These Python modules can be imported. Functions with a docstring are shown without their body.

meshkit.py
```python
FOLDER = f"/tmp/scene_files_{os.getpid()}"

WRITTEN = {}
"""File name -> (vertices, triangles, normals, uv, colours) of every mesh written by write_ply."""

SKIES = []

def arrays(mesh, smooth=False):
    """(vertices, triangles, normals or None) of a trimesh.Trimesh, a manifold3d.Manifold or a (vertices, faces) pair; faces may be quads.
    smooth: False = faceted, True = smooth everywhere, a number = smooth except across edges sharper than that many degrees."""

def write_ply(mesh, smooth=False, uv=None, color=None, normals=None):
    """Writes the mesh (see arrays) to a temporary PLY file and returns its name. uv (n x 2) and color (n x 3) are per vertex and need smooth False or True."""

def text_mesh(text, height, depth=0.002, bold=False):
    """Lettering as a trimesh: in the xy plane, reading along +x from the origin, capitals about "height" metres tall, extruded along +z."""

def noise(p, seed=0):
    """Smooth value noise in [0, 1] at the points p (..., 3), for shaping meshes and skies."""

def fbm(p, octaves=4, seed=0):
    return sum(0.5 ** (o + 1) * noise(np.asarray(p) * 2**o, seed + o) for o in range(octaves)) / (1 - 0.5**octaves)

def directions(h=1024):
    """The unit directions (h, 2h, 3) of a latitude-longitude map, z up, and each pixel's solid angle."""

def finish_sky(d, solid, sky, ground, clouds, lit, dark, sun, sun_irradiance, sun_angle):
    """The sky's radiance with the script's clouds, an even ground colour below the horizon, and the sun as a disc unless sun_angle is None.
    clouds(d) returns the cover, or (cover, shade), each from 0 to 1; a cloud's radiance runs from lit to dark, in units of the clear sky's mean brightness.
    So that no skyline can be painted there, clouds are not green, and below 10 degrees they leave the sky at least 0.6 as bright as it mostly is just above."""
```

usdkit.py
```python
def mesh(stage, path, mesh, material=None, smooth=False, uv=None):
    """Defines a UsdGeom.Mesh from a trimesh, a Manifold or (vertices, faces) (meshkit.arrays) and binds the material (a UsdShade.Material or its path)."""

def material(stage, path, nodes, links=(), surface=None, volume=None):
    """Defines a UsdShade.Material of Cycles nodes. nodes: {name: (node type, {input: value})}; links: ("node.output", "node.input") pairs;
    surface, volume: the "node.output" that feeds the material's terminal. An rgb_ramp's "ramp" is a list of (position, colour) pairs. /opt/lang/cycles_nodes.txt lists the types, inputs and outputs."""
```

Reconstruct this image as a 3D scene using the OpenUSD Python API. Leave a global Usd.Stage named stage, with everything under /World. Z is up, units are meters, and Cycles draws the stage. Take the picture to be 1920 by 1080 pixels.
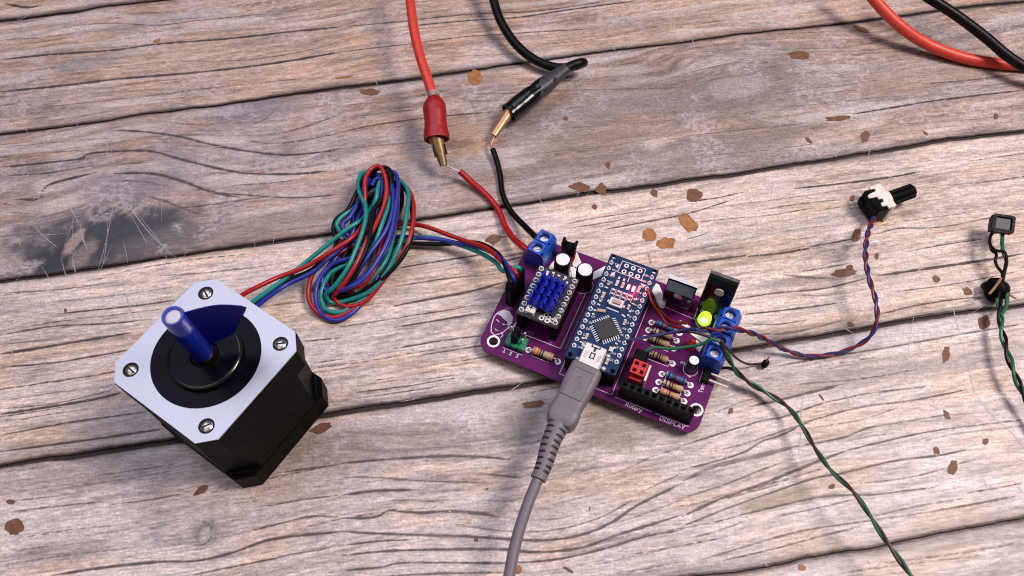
import math, random
import numpy as np, trimesh, usdkit, meshkit
import manifold3d as m3
from scipy.spatial import cKDTree
from scipy.ndimage import map_coordinates
from shapely import affinity
from shapely.geometry import Polygon, Point, box as sbox, LineString
from shapely.ops import unary_union
from pxr import Usd, UsdGeom, UsdLux, UsdShade, Gf, Sdf, Vt

rng = np.random.default_rng(7)
random.seed(7)
stage = Usd.Stage.CreateInMemory()
UsdGeom.SetStageUpAxis(stage, 'Z'); UsdGeom.SetStageMetersPerUnit(stage, 1.0)
UsdGeom.Xform.Define(stage, '/World'); UsdGeom.Scope.Define(stage, '/World/Looks')
MM = 0.001
# ------------------------------------------------------------------ camera
FPX, PITCH, ROLL, CAMZ = 1527.2, 1.06, -0.025, 265.24            # focal length in photo pixels (1920 wide); height in mm
_f = np.array([0, math.cos(PITCH), -math.sin(PITCH)]); _r = np.array([1.0, 0, 0]); _u = np.cross(_r, _f)
CR = math.cos(ROLL) * _r + math.sin(ROLL) * _u; CU = -math.sin(ROLL) * _r + math.cos(ROLL) * _u; CF = _f
cam = UsdGeom.Camera.Define(stage, '/World/camera')
m = Gf.Matrix4d(*CR, 0, *CU, 0, *(-CF), 0, 0, 0, CAMZ * MM, 1)
cam.AddTransformOp().Set(m)
cam.CreateHorizontalApertureAttr(36.0); cam.CreateFocalLengthAttr(36.0 * FPX / 1920)
cam.CreateClippingRangeAttr(Gf.Vec2f(0.01, 50)); cam.CreateExposureAttr(0.0)
cam.CreateFStopAttr(24.0); cam.CreateFocusDistanceAttr(0.285)

def at(px, py, z=0.0):
    """the point of the level z (mm) that the photograph shows at the pixel"""
    d = (px - 960) / FPX * CR - (py - 540) / FPX * CU + CF
    return np.array([0, 0, CAMZ]) + d * (z - CAMZ) / d[2]
# ------------------------------------------------------------------ lamps
def rect(name, pos, aim, w, h, power, color):
    L = UsdLux.RectLight.Define(stage, '/World/' + name)
    pos, aim = np.array(pos, float), np.array(aim, float)
    z = pos - aim; z /= np.linalg.norm(z); x = np.cross([0, 1, 0.01], z); x /= np.linalg.norm(x); y = np.cross(z, x)
    L.AddTransformOp().Set(Gf.Matrix4d(*x, 0, *y, 0, *z, 0, *pos, 1))
    L.CreateWidthAttr(w); L.CreateHeightAttr(h); L.CreateIntensityAttr(power); L.CreateColorAttr(Gf.Vec3f(*color))
    return L
rect('key_lamp', (0.52, 0.14, 0.84), (0.02, 0.15, 0), 0.29, 0.29, 32.0, (1.0, 0.89, 0.84))
rect('window_lamp', (-0.42, 0.68, 1.35), (-0.10, 0.22, 0), 1.25, 1.0, 2.65, (0.76, 0.79, 1.0))
rect('room_lamp', (-0.55, -0.35, 1.4), (0, 0.15, 0), 1.0, 1.0, 1.05, (1.0, 0.87, 0.86))

# ------------------------------------------------------------------ materials
LOOK = {}
def mat(name, col, rough=0.45, metal=0.0, spec=0.5, var=0.12, scale=700.0, bump=0.0, coat=0.0, emit=None, es=0.0, trans=0.0, sss=0.0, coatr=0.05):
    if name in LOOK: return LOOK[name]
    c = np.array(col, float)
    nodes = {'tc': ('texture_coordinate', {}), 'n': ('noise_texture', {'scale': scale, 'detail': 4, 'roughness': 0.6}),
             'rp': ('rgb_ramp', {'ramp': [(0.3, tuple(c * (1 - var))), (0.7, tuple(np.minimum(c * (1 + var), 1)))]}),
             'rr': ('map_range', {'from_min': 0.3, 'from_max': 0.7, 'to_min': max(rough * 0.8, .02), 'to_max': min(rough * 1.25, 1)}),
             'p': ('principled_bsdf', {'metallic': metal, 'specular_ior_level': spec, 'coat_weight': coat, 'coat_roughness': coatr, 'transmission_weight': trans})}
    links = [('tc.object', 'n.vector'), ('n.fac', 'rp.fac'), ('rp.color', 'p.base_color'), ('n.fac', 'rr.value'), ('rr.result', 'p.roughness')]
    if bump:
        nodes['b'] = ('bump', {'strength': bump, 'distance': 0.0001}); links += [('n.fac', 'b.height'), ('b.normal', 'p.normal')]
    if emit is not None:
        nodes['p'][1].update({'emission_color': emit, 'emission_strength': es})
    if sss:
        nodes['p'][1].update({'subsurface_weight': sss, 'subsurface_scale': 0.001})
    LOOK[name] = usdkit.material(stage, '/World/Looks/' + name, nodes, links, surface='p.BSDF')
    return LOOK[name]
M = dict(
    pcb=mat('purple_board', (0.115, 0.008, 0.100), .38, var=.08, scale=300, spec=.14),
    pcb_edge=mat('board_edge', (0.07, 0.02, 0.06), .6),
    silk=mat('white_ink', (.66, .60, .68), .55, var=.06),
    paint=mat('white_block_print', (.92, .89, .86), .5, var=.05),
    faint=mat('faint_ink', (.36, .20, .40), .55),
    blue=mat('blue_plastic', (0.012, 0.085, 0.52), .33, var=.08, bump=.1),
    bluedark=mat('blue_recess', (0.006, 0.02, 0.12), .5),
    nano=mat('blue_board', (0.012, 0.034, 0.100), .40, spec=.16, scale=250),
    black=mat('black_plastic', (0.0035, 0.0035, 0.004), .45, spec=.08, bump=.1),
    blackgloss=mat('glossy_black_plastic', (0.005, 0.005, 0.007), .24, spec=.2),
    chip=mat('chip_black', (0.022, 0.020, 0.022), .5, bump=.15),
    hole=mat('dark_hole', (0.003, 0.003, 0.004), .7),
    tin=mat('tinned_metal', (.78, .74, .74), .3, .6, var=.04),
    solder=mat('solder', (.72, .70, .70), .32, .7, bump=.3),
    pad=mat('pad_ring', (.86, .84, .82), .4, .25),
    shell=mat('usb_shell', (.80, .72, .68), .34, .45, var=.03),
    gold=mat('gold_pin', (.94, .84, .74), .34, .2),
    steel=mat('screw_steel', (.62, .58, .54), .28, .9, var=.04), regblack=mat('transistor_black', (0.005, 0.005, 0.007), .12, spec=.45, var=.05),
    red=mat('red_plastic', (.52, .016, .014), .4),
    green=mat('green_plastic', (.012, .23, .10), .4),
    rbody=mat('resistor_tan', (.50, .34, .20), .4), rblue=mat('resistor_blue', (.03, .14, .38), .35),
    band_brown=mat('band_brown', (.06, .022, .012), .4), band_orange=mat('band_orange', (.55, .13, .03), .4),
    band_gold=mat('band_gold', (.45, .26, .09), .35, .4), band_black=mat('band_black', (.012, .012, .012), .4), band_red=mat('band_red', (.4, .03, .02), .4),
    capskin=mat('capacitor_skin', (.010, .011, .017), .25), capnavy=mat('capacitor_navy', (.018, .024, .045), .3), captop=mat('capacitor_top', (.88, .86, .88), .42, .35),
    ano=mat('blue_anodised', (0.006, 0.010, .30), .30, .6),
    wred=mat('red_insulation', (.40, .009, .012), .36), wteal=mat('teal_insulation', (.009, .25, .235), .33), wblack=mat('black_insulation', (.0045, .004, .0045), .40, spec=.18), wblue=mat('blue_insulation', (.022, .030, .30), .35),
    wred2=mat('dark_red_strand', (.17, .010, .016), .4), wblue2=mat('dark_blue_strand', (.026, .028, .15), .4), wgreen=mat('green_insulation', (.010, .12, .055), .4), wbrown=mat('brown_insulation', (.055, .018, .014), .4),
    lred=mat('orange_red_silicone', (.66, .055, .034), .42), bootred=mat('red_boot', (.34, .008, .012), .42, sss=.0), bootblack=mat('black_boot', (.007, .007, .008), .17, spec=.4), boottail=mat('black_boot_tail', (.045, .045, .055), .42),
    copper=mat('copper_jaw', (.58, .29, .15), .34, .6), brass=mat('brass_jaw', (.40, .25, .13), .36, .8),
    grey=mat('grey_overmould', (.178, .152, .180), .5, bump=.15, var=.06), greydark=mat('grey_groove', (.02, .016, .02), .6),
    alu=None, motor=mat('satin_black_paint', (0.0022, 0.0017, 0.0015), .5, spec=.07, bump=.12, scale=1500), rimblack=mat('polished_black_rim', (.03, .028, .026), .16, .5, spec=.7), gblack=mat('gloss_black_paint', (.0025, .0025, .0055), .24, spec=.06),
    corepale=mat('pale_core', (.60, .57, .62), .35), cream=mat('cream_plastic', (.84, .74, .68), .5), tan=mat('tan_lead', (.35, .16, .09), .45),
    flag=mat('blue_tape', (.003, .006, .21), .4, spec=.2),
    ceramic=mat('ceramic_tan', (.50, .33, .24), .5), label=mat('pale_chip', (.62, .58, .56), .5),
    fleck=mat('brown_fleck', (.175, .075, .038), .6, var=.35, scale=420), fleck2=mat('orange_fleck', (.36, .15, .05), .6, var=.35, scale=420), flake=mat('white_flake', (.72, .70, .70), .6),
)
# brushed aluminium of the motor face
M['alu'] = usdkit.material(stage, '/World/Looks/brushed_aluminium', {
    'tc': ('texture_coordinate', {}), 'mp': ('mapping', {'scale': (3500, 60, 60)}), 'n': ('noise_texture', {'scale': 1.0, 'detail': 3}),
    'rp': ('rgb_ramp', {'ramp': [(0.3, (.47, .465, .50)), (0.7, (.58, .575, .61))]}), 'rr': ('map_range', {'from_min': .3, 'from_max': .7, 'to_min': .36, 'to_max': .50}),
    'p': ('principled_bsdf', {'metallic': 0.85})},
    [('tc.object', 'mp.vector'), ('mp.vector', 'n.vector'), ('n.fac', 'rp.fac'), ('rp.color', 'p.base_color'), ('n.fac', 'rr.value'), ('rr.result', 'p.roughness')], surface='p.BSDF')
def translucent(name, col, rough, t):
    return usdkit.material(stage, '/World/Looks/' + name, {'p': ('principled_bsdf', {'base_color': col, 'roughness': rough, 'transmission_weight': t, 'ior': 1.45})}, surface='p.BSDF')
M['sleeve'] = translucent('blue_sleeve_plastic', (0.035, 0.085, 0.85), .08, .72)
M['clear'] = translucent('clear_plastic', (.85, .83, .82), .15, .8)
M['ledgreen'] = mat('lit_green_lens', (.25, .45, .05), .2, emit=(0.50, 1.0, 0.02), es=1.3)
M['ledcore'] = mat('lit_green_core', (.5, .6, .1), .2, emit=(0.85, 1.0, 0.20), es=4.0)
M['ledflange'] = mat('green_lens', (.10, .30, .16), .15)
M['ledred'] = mat('lit_red_led', (.8, .2, .2), .3, emit=(1.0, 0.035, 0.05), es=3.0)
M['ledcorer'] = mat('lit_red_core', (.9, .4, .4), .3, emit=(1.0, 0.06, 0.09), es=150.0)
M['ledyel'] = mat('lit_amber_led', (.8, .5, .4), .3, emit=(1.0, 0.30, 0.22), es=4.0)

# ------------------------------------------------------------------ mesh helpers (mm)
def cat(*ms):
    ms = [x for x in (ms[0] if len(ms) == 1 and isinstance(ms[0], list) else ms)]
    return trimesh.util.concatenate(ms)
def bx(cx, cy, z0, sx, sy, sz, bev=0.0, rz=0.0):
    """a box standing on z0, its edges chamfered"""
    if bev <= 0:
        b = trimesh.creation.box((sx, sy, sz))
    else:
        p = []
        for a in (-1, 1):
            for b_ in (-1, 1):
                for c in (-1, 1):
                    x, y, z = a * sx / 2, b_ * sy / 2, c * sz / 2
                    p += [(x - a * bev, y - b_ * bev, z), (x - a * bev, y, z - c * bev), (x, y - b_ * bev, z - c * bev)]
        b = trimesh.Trimesh(p).convex_hull
    if rz: b.apply_transform(trimesh.transformations.rotation_matrix(rz, [0, 0, 1]))
    b.apply_translation((cx, cy, z0 + sz / 2)); return b
def extr(poly, h, z0=0.0):
    ps = list(getattr(poly, 'geoms', [poly]))
    o = cat([trimesh.creation.extrude_polygon(p, h, engine='earcut') for p in ps]); o.apply_translation((0, 0, z0)); return o
def disc(x, y, r, z0, h, seg=20): return extr(Point(x, y).buffer(r, max(3, seg // 4)), h, z0)
def ring(x, y, r0, r1, z0, h, seg=28): return extr(Point(x, y).buffer(r1, seg // 4).difference(Point(x, y).buffer(r0, seg // 4)), h, z0)
def lathe(prof, seg=24, loc=(0, 0, 0), axis=None):
    o = trimesh.creation.revolve(np.array(prof, float), sections=seg)
    if axis is not None:
        o.apply_transform(trimesh.geometry.align_vectors([0, 0, 1], np.array(axis, float) / np.linalg.norm(axis)))
    o.apply_translation(loc); return o
def spline(P, step=1.0):
    """centripetal Catmull-Rom through the points"""
    P = np.array(P, float); Q = np.vstack([2 * P[0] - P[1], P, 2 * P[-1] - P[-2]]); out = []
    for i in range(1, len(Q) - 2):
        p0, p1, p2, p3 = Q[i - 1:i + 3]
        t0 = 0; t1 = t0 + max(np.linalg.norm(p1 - p0), 1e-6) ** .5; t2 = t1 + max(np.linalg.norm(p2 - p1), 1e-6) ** .5; t3 = t2 + max(np.linalg.norm(p3 - p2), 1e-6) ** .5
        n = max(2, int(np.linalg.norm(p2 - p1) / step)); t = np.linspace(t1, t2, n, endpoint=False)[:, None]
        A1 = (t1 - t) / (t1 - t0) * p0 + (t - t0) / (t1 - t0) * p1; A2 = (t2 - t) / (t2 - t1) * p1 + (t - t1) / (t2 - t1) * p2; A3 = (t3 - t) / (t3 - t2) * p2 + (t - t2) / (t3 - t2) * p3
        B1 = (t2 - t) / (t2 - t0) * A1 + (t - t0) / (t2 - t0) * A2; B2 = (t3 - t) / (t3 - t1) * A2 + (t - t1) / (t3 - t1) * A3
        out.append((t2 - t) / (t2 - t1) * B1 + (t - t1) / (t2 - t1) * B2)
    return np.vstack(out + [P[-1:]])
def frames(C):
    T = np.gradient(C, axis=0); T /= np.linalg.norm(T, axis=1)[:, None]
    n = np.cross(T[0], [0, 0, 1.0]); n = n if np.linalg.norm(n) > .1 else np.cross(T[0], [1.0, 0, 0]); N = []
    for t in T:
        n = n - t * np.dot(n, t); n /= np.linalg.norm(n); N.append(n)
    N = np.array(N); return T, N, np.cross(T, N)
def tube(C, r, seg=10):
    C = np.asarray(C, float); T, N, B = frames(C); r = np.broadcast_to(np.asarray(r, float), (len(C),))
    a = np.arange(seg) * 2 * np.pi / seg
    V = (C[:, None] + r[:, None, None] * (np.cos(a)[None, :, None] * N[:, None] + np.sin(a)[None, :, None] * B[:, None])).reshape(-1, 3)
    i, j = np.meshgrid(np.arange(len(C) - 1), np.arange(seg), indexing='ij'); k = (j + 1) % seg
    q = np.stack([i * seg + j, i * seg + k, (i + 1) * seg + k, (i + 1) * seg + j], -1).reshape(-1, 4)
    F = np.vstack([q[:, [0, 2, 1]], q[:, [0, 3, 2]]]); n = len(V); V = np.vstack([V, C[0], C[-1]])
    jj = np.arange(seg); kk = (jj + 1) % seg; e = (len(C) - 1) * seg
    F = np.vstack([F, np.stack([np.full(seg, n), jj, kk], 1), np.stack([np.full(seg, n + 1), e + kk, e + jj], 1)])
    o = trimesh.Trimesh(V, F, process=False)
    if o.volume < 0: o.invert()
    return o
def twist(C, r, rad, pitch, ph=0.0, seg=9, fade=None):
    """two strands wound round the centre line C"""
    T, N, B = frames(C); s = np.r_[0, np.cumsum(np.linalg.norm(np.diff(C, axis=0), axis=1))]
    wob = 1 + 0.22 * np.sin(s / 17.0 + ph); an = 2 * np.pi * s / pitch + ph + 0.7 * np.sin(s / 23.0)
    R = rad * wob
    if fade is not None: R = R * fade(s / s[-1])
    return [tube(C + (R * np.cos(an + k))[:, None] * N + (R * np.sin(an + k))[:, None] * B, r, seg) for k in (0, np.pi)]
def rotz(o, a, about=(0, 0)):
    o.apply_translation((-about[0], -about[1], 0)); o.apply_transform(trimesh.transformations.rotation_matrix(a, [0, 0, 1])); o.apply_translation((about[0], about[1], 0)); return o
def text(t, h, x, y, z, rot=0.0, bold=False, depth=.04):
    o = meshkit.text_mesh(t, h, depth, bold); o.apply_transform(trimesh.transformations.rotation_matrix(rot, [0, 0, 1])); o.apply_translation((x, y, z)); return o

# ------------------------------------------------------------------ scene tree helpers
USED = {}
def free(path):
    if path not in USED:
        USED[path] = 0; return path
    USED[path] += 1; return f'{path}_{USED[path]:03d}'
def meta(prim, **kw):
    for k, v in kw.items():
        if v: prim.SetCustomDataByKey(k, v)
class Thing:
    def __init__(s, name, label=None, category=None, loc=(0, 0, 0), rz=0.0, group=None, kind=None):
        s.path = free('/World/' + name); s.loc = np.array(loc, float); s.rz = rz
        x = UsdGeom.Xform.Define(stage, s.path); x.AddTranslateOp().Set(Gf.Vec3d(*(s.loc * MM)))
        if rz: x.AddRotateZOp().Set(math.degrees(rz))
        meta(x.GetPrim(), label=label, category=category, group=group, kind=kind)
    def part(s, name, mesh, material, smooth=30, label=None, kind=None, under=None, world=False):
        """one mesh of the thing; world: its points are given in the place, not from the thing's base"""
        path = free((under or s.path) + '/' + name); o = mesh
        if world:
            o = mesh.copy(); o.apply_translation(-s.loc)
            if s.rz: o.apply_transform(trimesh.transformations.rotation_matrix(-s.rz, [0, 0, 1]))
        v = np.asarray(o.vertices) * MM
        if smooth: a = trimesh.Trimesh(v * 1000, o.faces, process=False); a.merge_vertices(); vv, f, n = meshkit.arrays(a, smooth); d = usdkit.mesh(stage, path, (vv * MM, f), material); d.CreateNormalsAttr(Vt.Vec3fArray.FromNumpy(n.astype(np.float32))); d.SetNormalsInterpolation('vertex')
        else: usdkit.mesh(stage, path, (v, np.asarray(o.faces)), material)
        meta(stage.GetPrimAtPath(path), label=label, kind=kind); return path
# ------------------------------------------------------------------ the planked tabletop
TH = math.radians(8.3); CT, ST = math.cos(TH), math.sin(TH)
def uv(p): p = np.asarray(p, float); return np.stack([p[..., 0] * CT + p[..., 1] * ST, -p[..., 0] * ST + p[..., 1] * CT], -1)
def xy(q): q = np.asarray(q, float); return np.stack([q[..., 0] * CT - q[..., 1] * ST, q[..., 0] * ST + q[..., 1] * CT], -1)
OFF = dict(A=(0, 0), B=(640, 0), C=(1280, 0), D=(0, 360), E=(1280, 360), F=(0, 720), G=(640, 720), H=(1280, 720), X=(740, 300))
def px2(reg, pts):
    o = OFF[reg]; return np.array([at(o[0] + x / 3, o[1] + y / 3)[:2] for x, y in pts])
# joints between the planks, read off the photograph (pixel pairs), far to near
JOINTS = [
    ([(0, 38), (133, 22), (200, 10), (330, -4)], 1.5),
    ([(0, 251), (160, 231), (267, 213), (417, 195), (567, 173), (640, 163), (773, 147), (873, 132), (973, 117), (1173, 90), (1280, 78), (1380, 63), (1480, 53), (1580, 43), (1680, 30), (1780, 15), (1920, 2)], 1.35),
    ([(0, 527), (83, 516), (200, 499), (333, 478), (433, 463), (633, 437), (773, 413), (920, 391), (1107, 361), (1207, 350), (1280, 338), (1363, 328), (1430, 317), (1530, 302), (1613, 288), (1697, 275), (1780, 260), (1920, 246)], 1.3),
    ([(0, 873), (67, 863), (167, 850), (267, 833), (347, 824), (640, 772), (740, 757), (840, 743), (973, 722), (1400, 652), (1497, 636), (1613, 617), (1747, 592), (1913, 572)], 1.35),
    ([(1280, 1083), (1363, 1073), (1430, 1066), (1513, 1044), (1613, 1030), (1713, 1011), (1813, 990), (1920, 970)], .40),
]
# dark grain lines and splits, region / width / darkness / points as seen
LINES = '''A 6 .5 0,225 250,210
A 7 .6 430,140 620,130 900,140 1100,115 1500,75
A 12 .95 0,335 280,305 640,280 870,248 1300,215 1600,180 1920,150
A 14 .95 0,515 400,475 640,445 1000,415 1300,385 1600,345 1920,290
A 5 .35 0,420 600,380 1000,340
A 5 .5 200,605 500,575 900,530 1300,480 1700,440
A 5 .45 1000,345 1450,330 1920,240
A 10 .85 620,730 800,740 1000,765 1200,815 1400,850 1600,870 1800,855 1920,835
A 11 .9 0,940 300,910 470,885 480,870 700,848 850,850 1000,890 1200,940 1350,970 1500,978 1700,975 1850,960
A 5 .45 0,830 300,800 650,775
A 5 .45 0,880 250,860 500,840
A 8 .6 0,990 280,970 400,950 550,925
A 14 .95 230,1080 270,1040 330,1020 540,968
A 12 .9 640,975 850,975 1000,1010 1180,1075 1350,1110
A 8 .6 650,925 850,910
A 4 .5 1300,750 1500,660 1560,600
A 6 .65 1600,745 1750,700 1920,640
A 7 .6 1380,790 1550,805 1750,780 1920,745
A 5 .5 900,680 1100,700 1280,690
A 5 .5 640,1015 800,1020 980,1060
A 22 .85 30,20 150,40 230,30
B 9 .8 0,150 330,120 700,80 1100,60 1500,5
B 9 .85 330,150 700,115 1000,95 1300,50 1650,5
B 8 .75 0,290 300,255 700,205 1000,185 1400,160
B 6 .55 700,530 1000,520 1200,510 1900,490
B 5 .5 700,570 950,560
B 9 .8 0,740 200,700 450,665 700,640 850,630
B 6 .5 0,665 300,625 450,615
B 6 .5 0,835 400,800 650,780
B 4 .4 0,375 600,320 1000,300
B 5 .4 1000,740 1500,700 1920,670
B 4 .35 1100,860 1500,820 1920,750
C 5 .5 100,290 430,275 900,290 1200,265
C 5 .5 0,480 250,430 330,420
C 5 .5 540,420 750,405
C 5 .5 520,600 800,580 1100,545 1330,535
C 9 .85 960,640 1200,600 1450,560 1920,505
C 8 .75 1350,470 1600,450 1920,410
C 7 .45 0,765 400,720 700,690
C 10 .9 620,1060 900,1030 1200,990 1330,965
C 6 .55 1500,1040 1920,1000
C 5 .45 0,880 400,850 800,800
C 5 .45 1150,700 1500,680 1920,640
D 8 .65 1190,0 1500,25 1700,30 1920,10
D 9 .7 810,15 950,60 1080,110 1160,130
D 11 .95 80,40 220,35 245,0
D 9 .85 0,62 60,72
D 6 .7 0,110 150,120
D 7 .7 0,250 100,235
D 6 .45 0,570 400,540 700,500
D 8 .7 280,690 560,660 800,635 1000,605
D 8 .7 0,805 300,755 600,740 850,715
D 12 .95 0,910 200,880 500,830 740,790
D 5 .5 0,855 300,830
D 8 .7 0,985 300,960 600,910 740,885
D 6 .5 1480,640 1700,620 1760,620
D 8 .8 1690,840 1920,820
D 5 .6 1740,965 1920,940
D 5 .4 900,470 1300,440 1700,380
D 5 .4 300,620 700,575 1000,530
E 8 .75 20,55 200,30 340,0
E 7 .65 440,100 700,60 900,40
E 6 .55 0,270 120,235 170,205
E 6 .6 70,170 250,150 480,130 750,85
E 11 .9 0,405 200,375 400,355 600,335 760,300 900,275 1020,255
E 4 .35 0,330 300,275 600,215 1000,170
E 7 .6 1080,240 1200,205 1400,200 1550,180 1750,140 1920,120
E 7 .6 1250,335 1500,290 1700,262
E 11 .9 1100,470 1300,440 1650,390 1920,345
E 22 .45 570,465 700,478 850,482
E 7 .55 640,450 950,400
E 9 .8 300,600 500,570 800,540 1050,480
E 8 .7 330,690 600,660 900,620
E 6 .5 300,735 500,745 700,720
E 7 .6 1100,690 1300,640 1560,600 1700,590
E 8 .7 500,985 800,930 1200,865 1500,810 1920,740
E 7 .6 640,1080 1000,1050 1300,1000
E 6 .5 1200,560 1500,520 1920,440
E 5 .4 400,520 700,580 1000,560
E 16 .5 300,880 650,850 900,800 1200,745 1500,700
E 12 .45 330,800 600,790 900,720
F 11 .9 0,170 300,125 600,70 700,40
F 6 .5 0,140 300,110 650,30
F 7 .65 0,290 250,240 500,200 830,155
F 9 .8 0,380 300,340 600,300 930,250
F 6 .5 420,575 700,535 930,495
F 8 .65 60,720 300,690 600,660
F 7 .6 600,680 850,650 1050,610
F 6 .45 60,660 350,625 500,600
F 6 .5 0,1020 400,960 760,920
F 11 .9 300,1075 600,1030 900,1000 1100,995 1300,950 1500,880 1700,850 1920,830
F 8 .7 1390,830 1550,790 1750,745 1920,750
F 8 .75 1050,1080 1400,1010 1550,980 1630,960 1920,910
F 6 .5 1650,940 1920,905
F 9 .75 1560,500 1700,480 1920,450
F 8 .7 1490,690 1700,650 1920,625
F 6 .5 1270,680 1500,650
F 5 .5 1800,1070 1920,1050
F 5 .4 0,860 300,830 700,790
F 5 .4 0,940 400,900 700,860
F 8 .6 1090,765 1140,775 1180,800 1190,850 1150,900 1060,905
G 6 .5 60,85 300,50 550,15
G 10 .85 0,445 300,420 600,405 800,410 950,425
G 30 .25 0,270 400,280 700,240
G 26 .25 0,350 300,380 700,345
G 8 .75 700,500 900,515 1040,530
G 8 .65 0,525 200,525 380,540 600,550 850,555
G 11 .9 0,625 200,600 420,595
G 6 .6 240,655 450,655 600,670
G 6 .6 800,650 1000,665
G 11 .9 0,755 200,745 260,715 450,725 600,715 750,725 880,745
G 5 .5 880,745 1000,760 1200,760 1300,740
G 10 .9 0,830 300,845 650,855 900,870 1100,880 1300,860 1500,790 1650,690 1920,555
G 6 .6 640,790 900,825 1100,830 1300,800 1480,740 1640,650
G 10 .8 0,910 200,885 400,875
G 10 .85 0,965 250,940 600,930 900,930 1100,945 1350,920 1550,850 1920,735
G 9 .8 0,1050 250,1025 300,1010 600,1005 1000,1005 1250,980 1500,920 1700,860 1920,820
G 9 .7 250,1080 600,1065 1000,1060
G 7 .6 1920,500 1700,600
G 6 .5 1920,650 1700,730 1500,800
G 11 .8 1920,350 1820,385
G 6 .6 1800,390 1720,420 1600,480 1500,510
G 5 .4 1500,560 1300,600 1150,605
G 5 .4 1750,540 1500,600 1300,650 1150,690
G 5 .4 1920,900 1700,960 1400,1020
G 4 .4 1920,1000 1600,1060
H 8 .75 0,345 250,265 450,205 560,185 780,110 1000,60
H 11 .85 360,130 600,75 900,0
H 7 .6 170,165 330,100 430,75
H 9 .7 800,105 1000,60 1100,45 1400,10
H 7 .6 190,375 330,340 600,250 800,180
H 9 .8 0,480 200,430 350,380 450,320 560,285 700,215 1000,130 1300,90 1600,30
H 24 .6 0,545 170,465 400,410 640,350
H 10 .7 640,350 900,300 1050,245 1250,210 1500,170
H 7 .6 0,640 250,560 450,480 560,440
H 11 .95 0,745 200,650 400,580 600,500 770,430 920,375
H 8 .7 920,375 1100,330 1400,265 1920,200
H 9 .8 0,800 300,680 500,610 740,530 900,500 1200,430 1450,400 1610,365
H 7 .6 40,870 300,790 360,760
H 8 .65 370,730 560,680 820,630 1100,620 1250,600 1440,580
H 6 .55 480,750 700,710 1000,640
H 7 .6 100,990 400,900 650,830 900,790 1250,740 1500,700 1870,630
H 7 .6 200,1000 500,930 800,850 1000,800
H 6 .5 1050,750 1300,690 1600,640
H 6 .55 1000,560 1300,520 1650,420
H 6 .5 700,250 1000,200 1220,130
H 5 .5 850,330 1200,270
H 5 .4 1300,330 1600,270 1920,240
H 6 .5 0,700 150,650 300,600
H 5 .45 1100,1010 1500,960 1920,890
H 5 .45 900,1060 1300,1010 1700,960
H 4 .5 310,690 390,785
H 4 .4 640,860 700,970
X 8 .75 1180,390 1500,330 1650,300 1920,215
X 7 .6 1000,380 1160,355 1300,330
X 8 .7 0,610 300,560 500,530
X 9 .85 0,820 200,780 440,735 600,690
X 8 .8 0,940 250,900 480,860
X 7 .7 0,1060 300,1010 520,985
X 7 .6 0,710 300,665 600,640
X 7 .6 500,460 600,435 720,420
X 9 .8 520,600 650,560 740,540
X 9 .85 1480,610 1700,570 1920,550
X 6 .55 1420,500 1430,540 1440,580
X 6 .5 940,365 1100,330 1300,300 1600,255
X 6 .5 1560,520 1750,490 1920,460'''
LN = []
for row in LINES.split('\n'):
    r_, w_, d_, *p_ = row.split()
    P_ = uv(px2(r_, [tuple(map(float, q.split(','))) for q in p_]))
    LN.append((P_, float(w_) / 3 / 5.0 / 2 * (1.35 if float(d_) >= .84 else 1.0), float(d_)))
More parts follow.
